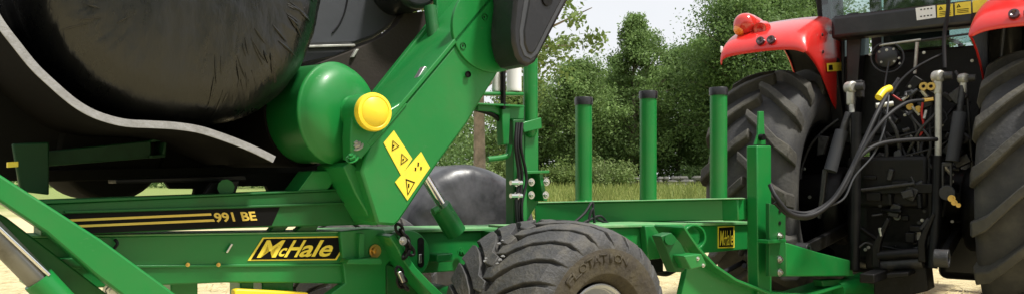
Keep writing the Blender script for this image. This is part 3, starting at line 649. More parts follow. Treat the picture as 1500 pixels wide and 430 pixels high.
for (x, y) in [(752, 267), (752, 286)]:
    a = tp(x - 4, y, .19); MB().tube([a, tp(x + 12, y, .19)], .014, 8).build('threaded_rod', STEEL, W)
part('cross_arm', [(700, 152), (768, 156), (768, 175), (745, 175), (722, 164), (700, 162)], .28, .34)
part('arm_bar', [(700, 134), (768, 135), (768, 140), (700, 139)], .26, .34)
part('arm_cap', [(700, 150.5), (768, 154), (768, 157), (700, 153)], .24, .36, GREEN, .002)
part('hanger', [(735, 157), (748, 158), (746, 212), (737, 212)], .26, .32)
part('hanger_rod', [(737, 96), (741.5, 96), (741.5, 160), (737, 160)], .24, .27, BLACKM)
tubepx('arm_brace', [(698, 160, .3), (722, 168, .3), (738, 182, .3)], .014, BLACKM)
tubepx('crank_handle', [(714, 233, .24), (736, 230, .24), (744, 226, .24), (747, 212, .24)], .016, GREEN)
for (x0, x1, y0) in [(720, 736, 104), (741, 765, 92)]:
    xc = (x0 + x1) / 2; rr = (tp(x1, 120, .3).x - tp(x0, 120, .3).x) / 2 * .72
    m = MB(); a = tp(xc, 134, .3); m.lathe([(0, 0), (0, rr), (.01, rr * 1.03), (.02, rr), (.2, rr), (.2, 0)], a, (0, 0, 1), 28); m.build('film_tensioner_roller', WHITED, W)
for k, (dx, v) in enumerate([(0, .2), (3.5, .21), (8, .2)]):
    tubepx('hose', [(757 + dx, 180, v), (755 + dx, 215, v - .02), (760 + dx * 1.4, 260, v), (756 + dx, 300, v - .01), (758 + dx, 332, v)], .009, HOSE)
# --- rail with three capped posts
RV = -.0
ra, rb_ = T.i @ world_at(784, 312, 5.25), T.i @ world_at(1064, 306, 5.15)
hgt = 30 / F * 5.2
rail_d = (rb_ - ra).normalized(); rail_n = V((-rail_d.y, rail_d.x, 0)).normalized()
rail = MB().bar(ra, rb_, .13, hgt, rail_n).build('post_rail', GREEN, W, .008)
rc = T.i @ world_at(1089, 306, 5.08)
MB().bar(rb_, rc, .15, hgt * 1.04, rail_n).build('rail_end', GREEN, W, .01)
MB().bar(ra + V((0, 0, hgt / 2 + .004)), rc + V((0, 0, hgt / 2 + .004)), .135, .006, rail_n).build('rail_top', DUST_GLINT, W, .002)
for (px, top) in [(855, 142), (949.5, 133), (1052.5, 128)]:
    d = 5.2 + (px - 950) / 1000 * -.4
    base = T.i @ world_at(px, 293, d); tpp = T.i @ world_at(px, top + 12, d); top_ = T.i @ world_at(px, top, d); rr = .0535
    MB().tube([base - V((0, 0, .02)), tpp + V((0, 0, .02))], rr, 28).build('post', GREEN, W)
    MB().lathe([(0, rr), (0, rr * 1.1), (.042, rr * 1.1), (.05, rr * 1.03), (.052, 0)], tpp, (0, 0, 1), 28).build('post_cap', BLACKP, W, ang=45)
    MB().lathe([(0, rr * 1.25), (.006, rr * 1.25), (.014, rr)], base + V((0, 0, -.012)), (0, 0, 1), 28).build('weld_collar', GREEN, W)
for pts in ([(835, 330, .02), (856, 312, .02), (868, 296, .03), (872, 318, .02), (905, 331, .02)], [(845, 332, .02), (862, 322, .0), (880, 316, .02), (892, 330, .02)], [(860, 330, .0), (868, 305, .0), (871, 330, .0)]):
    tubepx('hose', pts, .008, HOSE)
# --- front of chassis: link, curved drawbar
part('front_plate', [(945, 330), (1000, 328), (1010, 350), (1010, 372), (950, 380)], -.25, -.202)
m = MB(); poly([(1052, 331), (1076, 330), (1076, 362), (1052, 363)], -.206, -.201, m); m.build('small_decal', DECAL_Y, W)
poly([(1053.6, 332.6), (1074.5, 331.6), (1074.5, 360.3), (1053.6, 361.2)], -.2085, -.2062).build('small_decal_field', BLACKD, W)
q = quad([(1054.5, 359), (1073.5, 358.2), (1055.5, 337)], -.2095)
name_text(q[0], q[1] - q[0], q[2] - q[0], .005).build('small_lettering', DECAL_Y, W)
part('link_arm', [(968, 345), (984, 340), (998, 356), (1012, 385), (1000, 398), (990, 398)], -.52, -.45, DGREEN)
part('link_plate', [(1002, 374), (1028, 371), (1036, 388), (1012, 394)], -.6, -.48)
for (x, y) in [(1022, 378), (1030, 388)]: hexbolt(tp(x, y, -.6), YN, .008, STEEL, W)
tubepx('link_pin', [(982, 350, -.55), (982, 350, -.2)], .03, GREEN, smooth=0)
outr = [(1003, 331), (1012, 345), (1024, 362), (1049, 388), (1080, 409), (1129, 428), (1190, 432), (1240, 416)]
innr = [(992, 334), (1000, 352), (1010, 372), (1005, 400), (990, 470), (1129, 500), (1190, 480), (1255, 450)]
part('drawbar_side', outr + innr[::-1], -.42, -.38, GREEN, .004)
up = [(x, y - 1.2) for x, y in outr]; lo = [(x - 1.5, y + 2.2) for x, y in outr]
part('drawbar_flange', up + lo[::-1], -.5, -.28, GREEN, .003)
lob = [(1018 + 17 * math.cos(a), 347 + 19 * math.sin(a)) for a in [math.pi * (-.8 + 1.25 * k / 16) for k in range(17)]]
inb = [(1018 + 14.5 * math.cos(a), 347 + 16.5 * math.sin(a)) for a in [math.pi * (-.8 + 1.25 * k / 16) for k in range(17)]]
part('lift_loop', lob + inb[::-1], -.27, -.23, GREEN, .002)
tubepx('front_hose', [(1085, 372, .1), (1100, 345, .0), (1120, 400, .1), (1090, 388, .1)], .02, HOSE)
tubepx('front_hose', [(950, 395, .0), (975, 400, .05), (1000, 392, .0), (1040, 405, .1), (1095, 380, .2)], .018, HOSE)
part('spring_block', [(945, 378), (972, 376), (972, 398), (948, 402)], .0, .12, BLACKM)
part('cross_member', [(1085, 364), (1110, 360), (1112, 410), (1080, 400)], .3, .45, BLACKM)
# --- jack post, bracket, tongue
JV = -.45
part('jack_post', [(1109, 213), (1130, 213), (1131, 470), (1111, 470)], JV, JV + .08, bevel=.008)
part('jack_blade', [(1111, 196), (1112, 163), (1119, 163), (1120, 190), (1122, 212), (1106, 212)], JV + .04, JV + .055, GREEN, .003)
MB().lathe([(0, 0), (0, .02), (-.03, .02), (-.03, 0)], tp(1113, 201, JV + .04), (0, 1, 0), 14).build('jack_knob', BLACKM, W)
part('hitch_bracket', [(1127, 297), (1136, 300), (1151, 310), (1151, 404), (1127, 404)], JV - .09, JV - .062, DGREEN, .004)
part('bracket_shelf', [(1126, 351), (1152, 350), (1152, 354), (1126, 356)], JV - .13, JV - .05, GREEN, .003)
for (x, y, mt) in [(1142, 309, BLACKM), (1142, 326, BLACKM), (1142, 345, STEEL), (1142, 379, STEEL), (1142, 398, STEEL)]:
    if mt is STEEL: hexbolt(tp(x, y, JV - .091), YN, .017, mt, W)
    else: MB().lathe([(0, 0), (0, .012), (-.003, .012), (-.003, 0)], tp(x, y, JV - .091), (0, 1, 0), 12).build('hole', mt, W)
part('tongue', [(1151, 354), (1200, 369), (1247, 381), (1251, 404), (1151, 404)], JV - .06, JV + .12, bevel=.008)
part('tongue_foot', [(1204, 410), (1232, 408), (1232, 417), (1206, 419)], JV - .02, JV + .05, DGREEN)
# swivel eye at the end of the drawbar
e0 = tp(1225, 424, JV); e1 = tp(1262, 414, JV - .02)
MB().tube([e0, e1, tp(1277, 428, JV - .03), tp(1275, 450, JV - .03)], [.06, .078, .075, .06], 20).build('drawbar_eye', GREEN, W)
tubepx('hitch_pin', [(1250, 386, JV + .02), (1268, 388, JV + .05)], .022, DULLS, smooth=0)
hexbolt(tp(1252, 384, JV + .01), YN, .014, STEEL, W)

# ================================================================== bale on the wrapper
bcen = tp(288, -42, -.3); brad = (bcen - tp(288, 182, -.3)).length
m = MB(); bale_mesh(m, brad, 1.2, 9, folds=.006, edge=.2, n=260)
bl_ = m.build('wrapped_bale', FILM, merge=True, ang=180); bl_.location = T.m @ V((bcen.x, -.29, bcen.z)); bl_.rotation_euler = (0, 0, T.rz)
cr = random.Random(8); m = MB()
for k in range(46):
    th_ = cr.choice([cr.gauss(2.35, .16), cr.gauss(1.85, .2), cr.gauss(2.75, .12), cr.gauss(4.2, .1)]); q0 = brad * cr.uniform(.5, .8); q1 = q0 + brad * cr.uniform(.06, .2); sk = cr.gauss(.05, .03); P_ = []
    for u_ in (0, .35, .7, 1):
        qq = q0 + (q1 - q0) * u_; f_ = qq / (brad - .2)
        hh = -.03 * (1 - f_ * f_) if f_ < 1 else .2 - .2 * math.sqrt(max(0, 1 - ((qq - brad + .2) / .2) ** 2))
        P_.append((math.sin(th_ + sk * u_) * qq, hh - .001, math.cos(th_ + sk * u_) * qq))
    m.tube(P_, [.001, .0045 * cr.uniform(.5, 1.3), .004, .001], 5)
tag(m.build('film_creases', FILM, bl_), kind='stuff')
tag(bl_, 'large shiny black film wrapped round bale lying in the belt cradle of the wrapper', 'bale', 'film wrapped bales')

# ================================================================== tractor
Q = Fr((2.903, 6.037, 0), -38)    # local x right, y forward, z up; origin under the rear axle
def rp(px, py, y): return Q.hit(px, py, 1, y)
K = empty('tractor', Q, 'red tractor seen from behind with big lugged tyres and black linkage', 'tractor')
def rpart(name, pxs, y0, y1, mat=BLACKM, bevel=.006): return MB().prism([rp(x, y, y0) for x, y in pxs], (0, y1 - y0, 0)).build(name, mat, K, bevel=bevel)
def rtube(name, pts, r, mat, n=10, sm=6, parent=None):
    P = [rp(*q) for q in pts]; return MB().tube(spline(P, sm) if len(P) > 2 and sm else P, r, n).build(name, mat, parent or K)
# wheels
TR, TW = .845, .29
def ag_tyre(c, n=17):
    m = MB(); g_ = MB()
    prof = [(-.24, .5), (-.262, .53), (-.292, .6), (-.3, .68), (-.286, .745), (-.266, .775), (-.232, .80), (-.12, .818), (0, .823)]
    prof = prof + [(-a, b_) for a, b_ in reversed(prof[:-1])]
    m.lathe(prof, c, (1, 0, 0), 96)
    for side in (-1, 1):
        for k in range(n):
            f0 = 2 * math.pi * (k + (.5 if side > 0 else 0)) / n; st = []
            for (t_, dp, wd, hh, rb) in [(-.025, -.02, .034, .074, .823), (.06, .065, .037, .076, .821), (.14, .16, .041, .076, .816), (.215, .25, .046, .074, .803), (.268, .305, .052, .064, .775), (.302, .33, .056, .03, .72)]:
                st.append((t_ * side, f0 + dp, wd, hh, rb))
            vs = []; fs = []
            for (xx, ph, wd, hh, rb) in st:
                for (r_, dw) in ((rb - .015, wd * 1.12), (rb + hh, wd)):
                    for s_ in (-1, 1):
                        # rotation runs forward over the top: shoulder trails the centre
                        a = ph + s_ * dw; ow = hh * .35 * side if abs(xx) > .25 and r_ > rb else 0
                        vs.append(c + V((xx + ow, -math.sin(-a) * r_ * -1, math.cos(a) * r_)))
            for i in range(len(st) - 1):
                b0 = i * 4; b1 = b0 + 4
                fs += [(b0, b1, b1 + 2, b0 + 2), (b0 + 2, b1 + 2, b1 + 3, b0 + 3), (b0 + 3, b1 + 3, b1 + 1, b0 + 1)]
            e = (len(st) - 1) * 4; fs += [(0, 2, 3, 1), (e, e + 1, e + 3, e + 2)]
            g_.add(vs, fs)
    return m, g_
def tractor_wheel(x, s, scale=1, y=0):
    c = V((0, 0, 0)); cm_, lm_ = ag_tyre(c); o = cm_.build('tyre', TRUBBER, K, ang=30); lg = lm_.build('tread_lugs', LUGM, o, .007, ang=30, seg=1); o.location = (x, y, .895 * scale); o.scale = (scale,) * 3
    MB().lathe([(-.24, .49), (-.25, .515), (-.262, .52), (-.255, .5), (-.2, .47), (-.1, .455), (0.05 * s, .44), (.05 * s, .2), (0, .12), (0, 0)], c, (1, 0, 0), 56).build('rim', BLACKM, o)
    MB().lathe([(.24, .49), (.25, .515), (.262, .52), (.255, .5), (.2, .47), (.1, .455), (.04 * s, .44), (.04 * s, .2)], c, (1, 0, 0), 56).build('rim_flange', BLACKM, o)
    return o
tractor_wheel(-.885, -1, 1.1); tractor_wheel(.885, 1, 1.1)
tractor_wheel(-.85, -1, .72, 2.6); tractor_wheel(.85, 1, .72, 2.6)
MB().tube([(-.75, 0, .985), (-.35, 0, .985), (.35, 0, .985), (.75, 0, .985)], [.15, .19, .19, .15], 20).build('rear_axle', BLACKM, K)
MB().tube([(-.7, 2.6, .64), (.7, 2.6, .64)], .09, 12).build('front_axle', BLACKM, K)
for s in (-1, 1): MB().lathe([(0, 0), (0, .28), (.03 * s, .3), (.12 * s, .3), (.12 * s, 0)], (s * .4, 0, .895), (1, 0, 0), 32).build('brake_housing', BLACKM, K, .008)
# body
m = MB(); m.box((0, .5, .95), (.56, 2.0, .62)); m.box((0, -.32, 1.08), (.5, .4, .36)); m.box((0, -.3, .68), (.44, .36, .3)); m.build('transmission', BLACKM, K, .03)
m = MB(); m.box((0, 2.2, 1.35), (.7, 1.9, .75)); m.build('bonnet', RED, K, .1, seg=4)
# fenders
def fender(s):
    hw0, hw1 = .51, 1.16
    top = [(-.67, 2.02), (-.665, 2.085), (-.60, 2.16), (-.45, 2.24), (-.2, 2.325), (.1, 2.39), (.45, 2.40), (.8, 2.28), (1.02, 2.05), (1.12, 1.8)]
    arch = [(-.655, 2.0), (-.60, 1.99), (-.45, 1.95), (-.27, 1.86), (-.12, 1.74), (.04, 1.62), (.3, 1.58), (.7, 1.5), (.95, 1.5), (1.1, 1.5)]
    rows = []
    for (y, z), (ya, za) in zip(top, arch):
        row = [V((hw1, y + .02, z - .075)), V((hw1 + .005, y + .01, z - .03)), V((hw1 - .04, y, z)), V((.95, y, z + .012)), V((.75, y, z + .016)), V((hw0 + .07, y, z + .008)), V((hw0 + .012, y + .005, z - .03)), V((hw0, y * .75 + ya * .25 + .01, z * .72 + za * .28)), V((hw0 - .005, y * .4 + ya * .6, z * .4 + za * .6)), V((hw0, ya, za))]
        rows.append(row)
    m = MB(); n = len(rows[0]); vs = [V((p.x * s, p.y, p.z)) for r_ in rows for p in r_]
    m.add(vs, [(i * n + j, i * n + j + 1, (i + 1) * n + j + 1, (i + 1) * n + j) for i in range(len(rows) - 1) for j in range(n - 1)])
    o = m.build('fender', RED, K, ang=180); so_ = o.modifiers.new('s', 'SOLIDIFY'); so_.thickness = .022; so_.offset = -1; o.data.materials.append(BLACKM); so_.material_offset = 1; so_.material_offset_rim = 0
    q = o.modifiers.new('sub', 'SUBSURF'); q.levels = 2; q.render_levels = 2
    for x in (.84, .76):    # round reflectors on the rear edge
        MB().lathe([(0, 0), (-.012, .02), (-.01, .03), (.012, .033)], V((s * x, -.675, 2.115)), V((0, 1, -.35)), 20).build('reflector', LENSD, o)
    m = MB(); m.lathe([(.1, .075), (.02, .085), (-.03, .083), (-.06, .07), (-.08, .045), (-.088, 0)], V((s * 1.03, -.49, 2.285)), V((0, 1, .15)), 28); m.build('tail_lamp', LENSR, o, ang=60)
    m = MB(); m.lathe([(.02, .05), (-.01, .048), (-.03, .035), (-.036, 0)], V((s * 1.055, -.535, 2.245)), V((0, 1, .1)), 22); m.build('turn_lamp', LENSO, o, ang=60)
    m = MB(); m.lathe([(.3, .02), (.2, .07), (.05, .09), (-.01, .088), (-.012, .08)], V((s * 1.03, -.47, 2.275)), V((0, 1, .12)), 28); m.build('lamp_housing', RED, o, ang=60)
    m = MB(); m.lathe([(.12, .03), (.05, .055), (-.03, .05), (-.03, .035), (.0, .0)], V((s * .9, -.5, 2.235)), V((0, 1, .25)), 24); m.build('work_lamp', LENSR, o, ang=60)
    MB().box((s * 1.158, -.635, 2.085), (.012, .03, .05)).build('side_marker', WHITED, o, .004)
    return o
fl = fender(-1); fr_ = fender(1)
# sticker and screws on the left fender's inner panel
def xq(px, py, x): return Q.hit(px, py, 0, x)
MB().prism([xq(x, y, -.497) for x, y in [(1211, 93), (1232, 91), (1233, 103.5), (1212, 105)]], (.003, 0, 0)).build('fender_sticker', DECAL_Y, fl)
MB().prism([xq(x, y, -.493) for x, y in [(1214, 95.5), (1219, 95), (1220, 102.5), (1214, 103)]], (.002, 0, 0)).build('sticker_symbol', BLACKD, fl)
for (x, y) in [(1205, 76), (1227, 127), (1204, 51)]:
    MB().lathe([(0, .013), (.008, .012), (.012, 0)], xq(x, y, -.503), (1, 0, 0), 14).build('fender_screw', LENSD, fl)
# cab
cabf = MB(); yb = -.12
for (x0, y0, z0, x1, y1, z1, r_) in [(-.5, .12, 1.5, -.66, .02, 3.0, .05), (.5, .12, 1.5, .66, .02, 3.0, .05), (-.66, .8, 1.5, -.74, .75, 3.0, .045), (.66, .8, 1.5, .74, .75, 3.0, .045), (-.55, 1.6, 1.4, -.6, 1.5, 3.0, .045), (.55, 1.6, 1.4, .6, 1.5, 3.0, .045)]:
    MB().bar((x0, y0, z0), (x1, y1, z1), r_ * 2, r_ * 2).build('cab_pillar', BLACKM, K, .012)
MB().box((0, .75, 3.06), (1.55, 1.9, .16)).build('cab_roof', RED, K, .06, seg=3)
m = MB(); m.box((0, .16, 1.75), (.98, .06, .62)); m.build('cab_rear_panel', BLACKM, K, .01)
m = MB(); m.box((0, .85, 1.42), (1.2, 1.4, .08)); m.build('cab_floor', BLACKM, K, .01)
for s in (-1, 1):
    MB().box((s * .485, .48, 1.9), (.03, .72, .95)).build('cab_side_panel', BLACKP, K, .01)
    MB().box((s * .46, .75, .70), (.62, .9, .70)).build('fuel_tank', BLACKP, K, .06, seg=3)
MB().box((0, 1.18, 1.2), (1.1, .08, 1.0)).build('firewall', BLACKM, K, .01)
# lower window bar with stickers
zb0 = rp(1330, 46, -.2).z; zb1 = rp(1330, 10, -.2).z
m = MB(); m.box((0, -.12, (zb0 + zb1) / 2), (.96, .16, zb1 - zb0)); bar = m.build('rear_window_bar', BLACKP, K, .03, seg=3)
def sticker(name, pxs, mat, lift): MB().prism([rp(x, y, -.2 - lift) for x, y in pxs], (0, .002, 0)).build(name, mat, K)
sticker('white_sticker', [(1341, 12), (1370, 8), (1371, 26), (1343, 30)], WHITED, .003)
for (a, b_, dy) in [(1373, 1396, 0), (1399, 1422, -3.5), (1425, 1446, -7)]:
    sticker('warning_sticker', [(a - .5, 8 + dy), (b_, 5.5 + dy), (b_ + .5, 23.5 + dy), (a, 26 + dy)], DECAL_Y, .003)
m = MB()
for (a, dy) in [(1373, 0), (1399, -3.5)]:
    tri_outline(m, rp(a + 5, 9.5 + dy, -.2045), rp(a + 8.5, 14 + dy, -.2045), rp(a + 2, 15 + dy, -.2045), .6, .0005)
    for k in range(3): m.prism([rp(x, y, -.205) for x, y in [(a + 3, 17.5 + dy + k * 2.4), (a + 20, 15.8 + dy + k * 2.4), (a + 20, 16.6 + dy + k * 2.4), (a + 3, 18.3 + dy + k * 2.4)]], (0, .0008, 0))
for k in range(2):
    for j in range(4): m.prism([rp(x, y, -.2045) for x, y in [(1348 + j * 5, 13.5 + k * 10 - j * .6), (1350.5 + j * 5, 13.2 + k * 10 - j * .6), (1350.5 + j * 5, 15 + k * 10 - j * .6), (1348 + j * 5, 15.3 + k * 10 - j * .6)]], (0, .0008, 0))
m.build('sticker_print', BLACKD, K)
# glass
MB().prism([V((-.6, .0, zb1 - .02)), V((.6, .0, zb1 - .02)), V((.63, .0, 2.95)), V((-.63, .0, 2.95))], (0, .006, 0)).build('rear_window', GLASS, K)
for s in (-1, 1): MB().prism([V((s * .56, .12, 2.36)), V((s * .70, .75, 2.36)), V((s * .72, .72, 2.95)), V((s * .66, .05, 2.95))], (s * .006, 0, 0)).build('side_window', GLASS, K)
for s in (-1, 1): MB().bar((s * .555, .12, 2.36), (s * .70, .75, 2.36), .05, .04).build('window_frame', BLACKP, K, .008)
MB().prism([V((-.6, 1.6, 1.6)), V((.6, 1.6, 1.6)), V((.62, 1.5, 2.95)), V((-.62, 1.5, 2.95))], (0, .006, 0)).build('windscreen', GLASS, K)
MB().prism([rp(x, y, .1) for x, y in [(1300, 50), (1425, 26), (1425, 62), (1318, 74)]], (0, .006, 0)).build('lower_window', GLASS, K)
# seat inside the cab
m = MB(); m.box((.0, .55, 1.85), (.5, .5, .14)); m.box((.0, .32, 2.25), (.46, .12, .72)); m.build('driver_seat', SEAT, K, .05, seg=3)
m = MB(); m.lathe([(-.02, .17), (0, .19), (.02, .17), (0, .15), (-.02, .17)], V((0, 1.15, 2.2)), V((0, -.5, .8)), 24); m.build('steering_wheel', BLACKP, K)
rpart('hinge_block', [(1224, 38), (1240, 34), (1242, 46), (1226, 50)], -.1, .0, BLACKP)
rpart('pillar_cover', [(1240, 20), (1256, 18), (1262, 52), (1252, 175), (1240, 160)], -.05, .08, BLACKP)
MB().lathe([(0, .018), (-.05, .016), (-.055, 0)], xq(1231, 44, -.5), (-1, 0, 0), 12).build('door_stop', BLACKM, K)
# hitch socket, rods, cable loop
m = MB(); c = rp(1301, 85, -.15); m.lathe([(0, 0), (0, .085), (-.05, .08), (-.06, .06), (-.06, 0)], c, (0, 1, 0), 24); m.build('trailer_socket', BLACKP, K, .006)
for (x, y) in [(1309, 72), (1317, 85), (1310, 90), (1291, 91), (1318, 93), (1288, 76)]: hexbolt(rp(x, y, -.21), YN, .006, DULLS, K)
rtube('support_bar', [(1288, 66.5, -.2), (1349, 58, -.2)], .009, DULLS, sm=0)
rtube('support_bar', [(1349, 59.5, -.2), (1424, 49, -.2)], .008, CAST, sm=0)
rtube('support_rod', [(1343.5, 62, -.22), (1340, 108, -.22)], .012, DULLS, sm=0)
loop = [(1300 + 24 * math.cos(a), 84 + 22 * math.sin(a), -.24) for a in [math.pi * (-.35 + 1.75 * k / 18) for k in range(19)]]
rtube('cable_loop', loop, .006, HOSE if 0 else BLUEG)
rtube('cable', [(1302, 90, -.26), (1296, 125, -.3), (1290, 170, -.4), (1268, 225, -.5)], .006, BLUEG)
# tall cable to the cab
rtube('cab_cable', [(1391, -20, -.3), (1388, 20, -.3), (1383, 55, -.3), (1384, 100, -.35)], .013, HOSE)
rtube('cab_cable', [(1384, 78, -.3), (1362, 88, -.35), (1338, 102, -.4), (1318, 120, -.45), (1306, 138, -.5)], .01, HOSE)
# lift rods and links
def clevis(px, py, y, sc_=1):
    c = rp(px, py, y); m = MB(); m.lathe([(.034 * sc_, .0), (.034 * sc_, .042 * sc_), (-.034 * sc_, .042 * sc_), (-.034 * sc_, 0)], c, (1, -.6, 0), 20)
    m.box(c - V((0, 0, .06 * sc_)), (.05 * sc_, .05 * sc_, .13 * sc_)); m.build('clevis', DULLS, K, .012)
    MB().lathe([(.09 * sc_, 0), (.09 * sc_, .028 * sc_), (.04 * sc_, .03 * sc_)], c, (1, 0, 0), 12).build('clevis_pin', CAST, K)
clevis(1246, 128, -.55); rtube('lift_rod', [(1247, 145, -.55), (1250, 215, -.6), (1252, 262, -.65)], .018, DULLS, sm=0)
rpart('clevis_block', [(1252, 118), (1262, 117), (1262, 142), (1253, 142)], -.5, -.42, CAST)
rtube('assist_ram', [(1243, 165, -.6), (1230, 205, -.65)], .024, CAST, sm=0); rtube('assist_ram_barrel', [(1233, 192, -.62), (1216, 250, -.7)], .045, BLUEG, 16, 0)
rpart('lower_link_fork', [(1204, 248), (1212, 244), (1206, 292), (1200, 320), (1196, 318), (1200, 288)], -.7, -.66, CAST)
clevis(1374, 112, -.5, .95); rtube('lift_rod', [(1374.5, 125, -.5), (1374.5, 232, -.52)], .021, DULLS, 12, 0)
rtube('lift_rod_sleeve', [(1374, 228, -.52), (1372, 300, -.55), (1370, 390, -.6)], .032, BLACKM, 12, 0)
clevis(1411, 115, -.45, .8); rtube('assist_ram', [(1410, 125, -.45), (1403, 190, -.5)], [.02, .022], DULLS if 0 else CAST, 12, 0); rtube('assist_ram_barrel', [(1406, 165, -.5), (1395, 236, -.55)], .042, BLUEG, 16, 0)
m = MB(); 
for dx in (-6, 6): m.prism([rp(x + dx, y, -.56) for x, y in [(1385, 240), (1388.5, 240), (1388.5, 275), (1385, 275)]], (0, .03, 0))
m.prism([rp(x, y, -.56) for x, y in [(1379, 237), (1395, 237), (1394, 243), (1380, 243)]], (0, .03, 0)); m.lathe([(0, .0), (0, .05), (.04, .05), (.04, 0)], rp(1387, 282, -.57), (0, 1, 0), 18)
m.build('shackle', CAST, K, .005)
for i, (x, y) in enumerate([(1394, 290), (1398, 296), (1404, 300)]):
    hexbolt(rp(x, y, -.58), YN, .016 - i * .003, BRASS, K)
rtube('vertical_link', [(1254, 165, -.62), (1252, 395, -.7)], .034, BLACKM, 10, 0)
rtube('vertical_link', [(1372, 300, -.7), (1366, 392, -.75)], .03, BLACKM, 10, 0)
# spool couplers
for (x, y) in [(1354, 127), (1365, 127)]:
    MB().lathe([(0, .012), (-.03, .012), (-.03, .027), (0.0, .03), (.06, .028)], rp(x, y, -.5), (0, 1, 0), 18).build('coupler', BRASS, K)
rtube('coupler', [(1283, 155, -.55), (1308, 152, -.5)], .019, DULLS, 12, 0)
rtube('coupler', [(1352, 147, -.5), (1368, 145, -.5)], .017, BRASS, 12, 0)
for (x, y) in [(1333, 156), (1345, 160)]: hexbolt(rp(x, y, -.48), YN, .016, BRASS, K)
rtube('red_cable', [(1352, 150, -.48), (1350, 165, -.48), (1353, 185, -.47), (1347, 200, -.46)], .008, REDP)
rtube('red_cable', [(1306, 138, -.48), (1318, 146, -.47), (1330, 152, -.45)], .006, REDP)
# tangle of thin hoses over the valve bank
hr_ = random.Random(4)
for k in range(12):
    x0, y0, x1, y1 = hr_.uniform(1285, 1420), hr_.uniform(105, 200), hr_.uniform(1265, 1400), hr_.uniform(215, 330)
    rtube('pipe', [(x0, y0, -.4), (x0 + hr_.uniform(-25, 25), (y0 * 2 + y1) / 3, -.47), (x1 + hr_.uniform(-25, 25), (y0 + 2 * y1) / 3, -.5), (x1, y1, -.44)], hr_.uniform(.006, .014), HOSE if k % 4 else CAST, 8)
for k in range(16):
    x, y = hr_.uniform(1315, 1402), hr_.uniform(130, 262); p_ = rp(x, y, -.47)
    MB().tube([p_, p_ + V((hr_.uniform(-.05, .05), -.02, hr_.uniform(-.06, .06)))], hr_.uniform(.006, .014), 8).build('fitting', [DULLS, CAST, BLUEG, DULLS][k % 4], K)
# valve block clutter
cl = random.Random(21)
for k in range(26):
    x, y = cl.uniform(1290, 1420), cl.uniform(120, 250); p_ = rp(x, y, cl.uniform(-.42, -.3))
    m = MB(); a_ = cl.uniform(0, 3.1)
    if k % 3 == 0: m.tube([p_, p_ + V((cl.uniform(-.12, .12), cl.uniform(-.08, 0), cl.uniform(-.12, .12)))], cl.uniform(.012, .03), 10)
    else: m.box(p_, (cl.uniform(.03, .1), cl.uniform(.05, .12), cl.uniform(.03, .1)), Matrix.Rotation(a_, 3, 'Y'))
    m.build('valve_block', [BLACKM, CAST, BLACKM, BLACKP][k % 4], K, .006)
for k in range(14): hexbolt(rp(cl.uniform(1262, 1425), cl.uniform(60, 330), -.45), YN, .007, DULLS, K)
for k, pts in enumerate([[(1420, 150, -.3), (1395, 160, -.4), (1370, 190, -.45), (1350, 205, -.42)], [(1400, 105, -.3), (1415, 135, -.4), (1420, 190, -.4), (1425, 260, -.35)], [(1320, 160, -.42), (1340, 180, -.46), (1345, 230, -.45), (1330, 260, -.4)]]):
    rtube('pipe', pts, .011, CAST if k else BLACKM)
rpart('hook_plate', [(1309, 222), (1318, 218), (1322, 232), (1316, 250), (1308, 244)], -.5, -.46, BLUEG)
rpart('cross_plate', [(1262, 276), (1350, 268), (1395, 270), (1395, 282), (1262, 284)], -.55, -.3)
rtube('cross_shaft', [(1262, 278, -.57), (1340, 268, -.57)], .012, CAST, sm=0)
for k in range(34):
    x, y = cl.uniform(1270, 1362), cl.uniform(255, 390); p_ = rp(x, y, cl.uniform(-.56, -.47)); m = MB(); a_ = cl.uniform(0, 3.1)
    if k % 3 == 0: m.tube([p_, p_ + V((cl.uniform(-.15, .15), cl.uniform(-.06, .02), cl.uniform(-.15, .15)))], cl.uniform(.008, .02), 10)
    else: m.box(p_, (cl.uniform(.02, .12), cl.uniform(.04, .1), cl.uniform(.02, .08)), Matrix.Rotation(a_ if k % 2 else 0, 3, 'Y'))
    m.build('housing_boss', [BLACKM, CAST, BLACKM, BLACKP][k % 4], K, .006)
for k in range(12): hexbolt(rp(cl.uniform(1265, 1390), cl.uniform(285, 395), -.515), YN, .008, CAST if k % 3 else DULLS, K)
# pick-up hitch
for (x, y0) in [(1283, 340), (1350, 332)]:
    rpart('hitch_hook', [(x - 6, y0 + 50), (x - 6, y0 + 20), (x + 2, y0 + 4), (x + 16, y0 - 22), (x + 20, y0 - 18), (x + 8, y0 + 10), (x + 5, y0 + 24), (x + 6, y0 + 52)], -.75, -.68)
rtube('hitch_roller', [(1287, 374, -.72), (1347, 370, -.72)], .036, BLACKM, 18, 0)
rtube('hitch_bar', [(1282, 388, -.7), (1352, 383, -.7)], .04, CAST, 14, 0)
rpart('hitch_frame', [(1280, 396), (1356, 390), (1360, 425), (1300, 440), (1280, 430)], -.7, -.5)
rpart('rear_plate', [(1268, 285), (1368, 278), (1368, 392), (1268, 392)], -.5, -.45)
MB().prism([rp(x, y, -.505) for x, y in [(1334, 340), (1349, 338.5), (1349, 350), (1334.5, 352)]], (0, .003, 0)).build('data_plate', WHITED if 0 else DULLS, K)
MB().lathe([(0, .008), (-.005, .02), (.004, .024)], rp(1314, 317, -.503), (0, 1, 0), 18).build('drain_plug', DULLS, K)
rpart('pull_bar', [(1298, 400), (1330, 398), (1330, 404), (1298, 407)], -.9, -.5, BLACKM)
MB().bar((0, -1.05, .47), (0, -.3, .47), .09, .06, (1, 0, 0)).build('drawbar', BLACKM, K, .008)
rtube('hitch_peg', [(1289, 333, -.74), (1291, 345, -.74)], .012, DULLS, sm=0)
rtube('chain', [(1246, 350, -.7), (1255, 362, -.7), (1268, 355, -.68), (1278, 358, -.66)], .007, CAST)
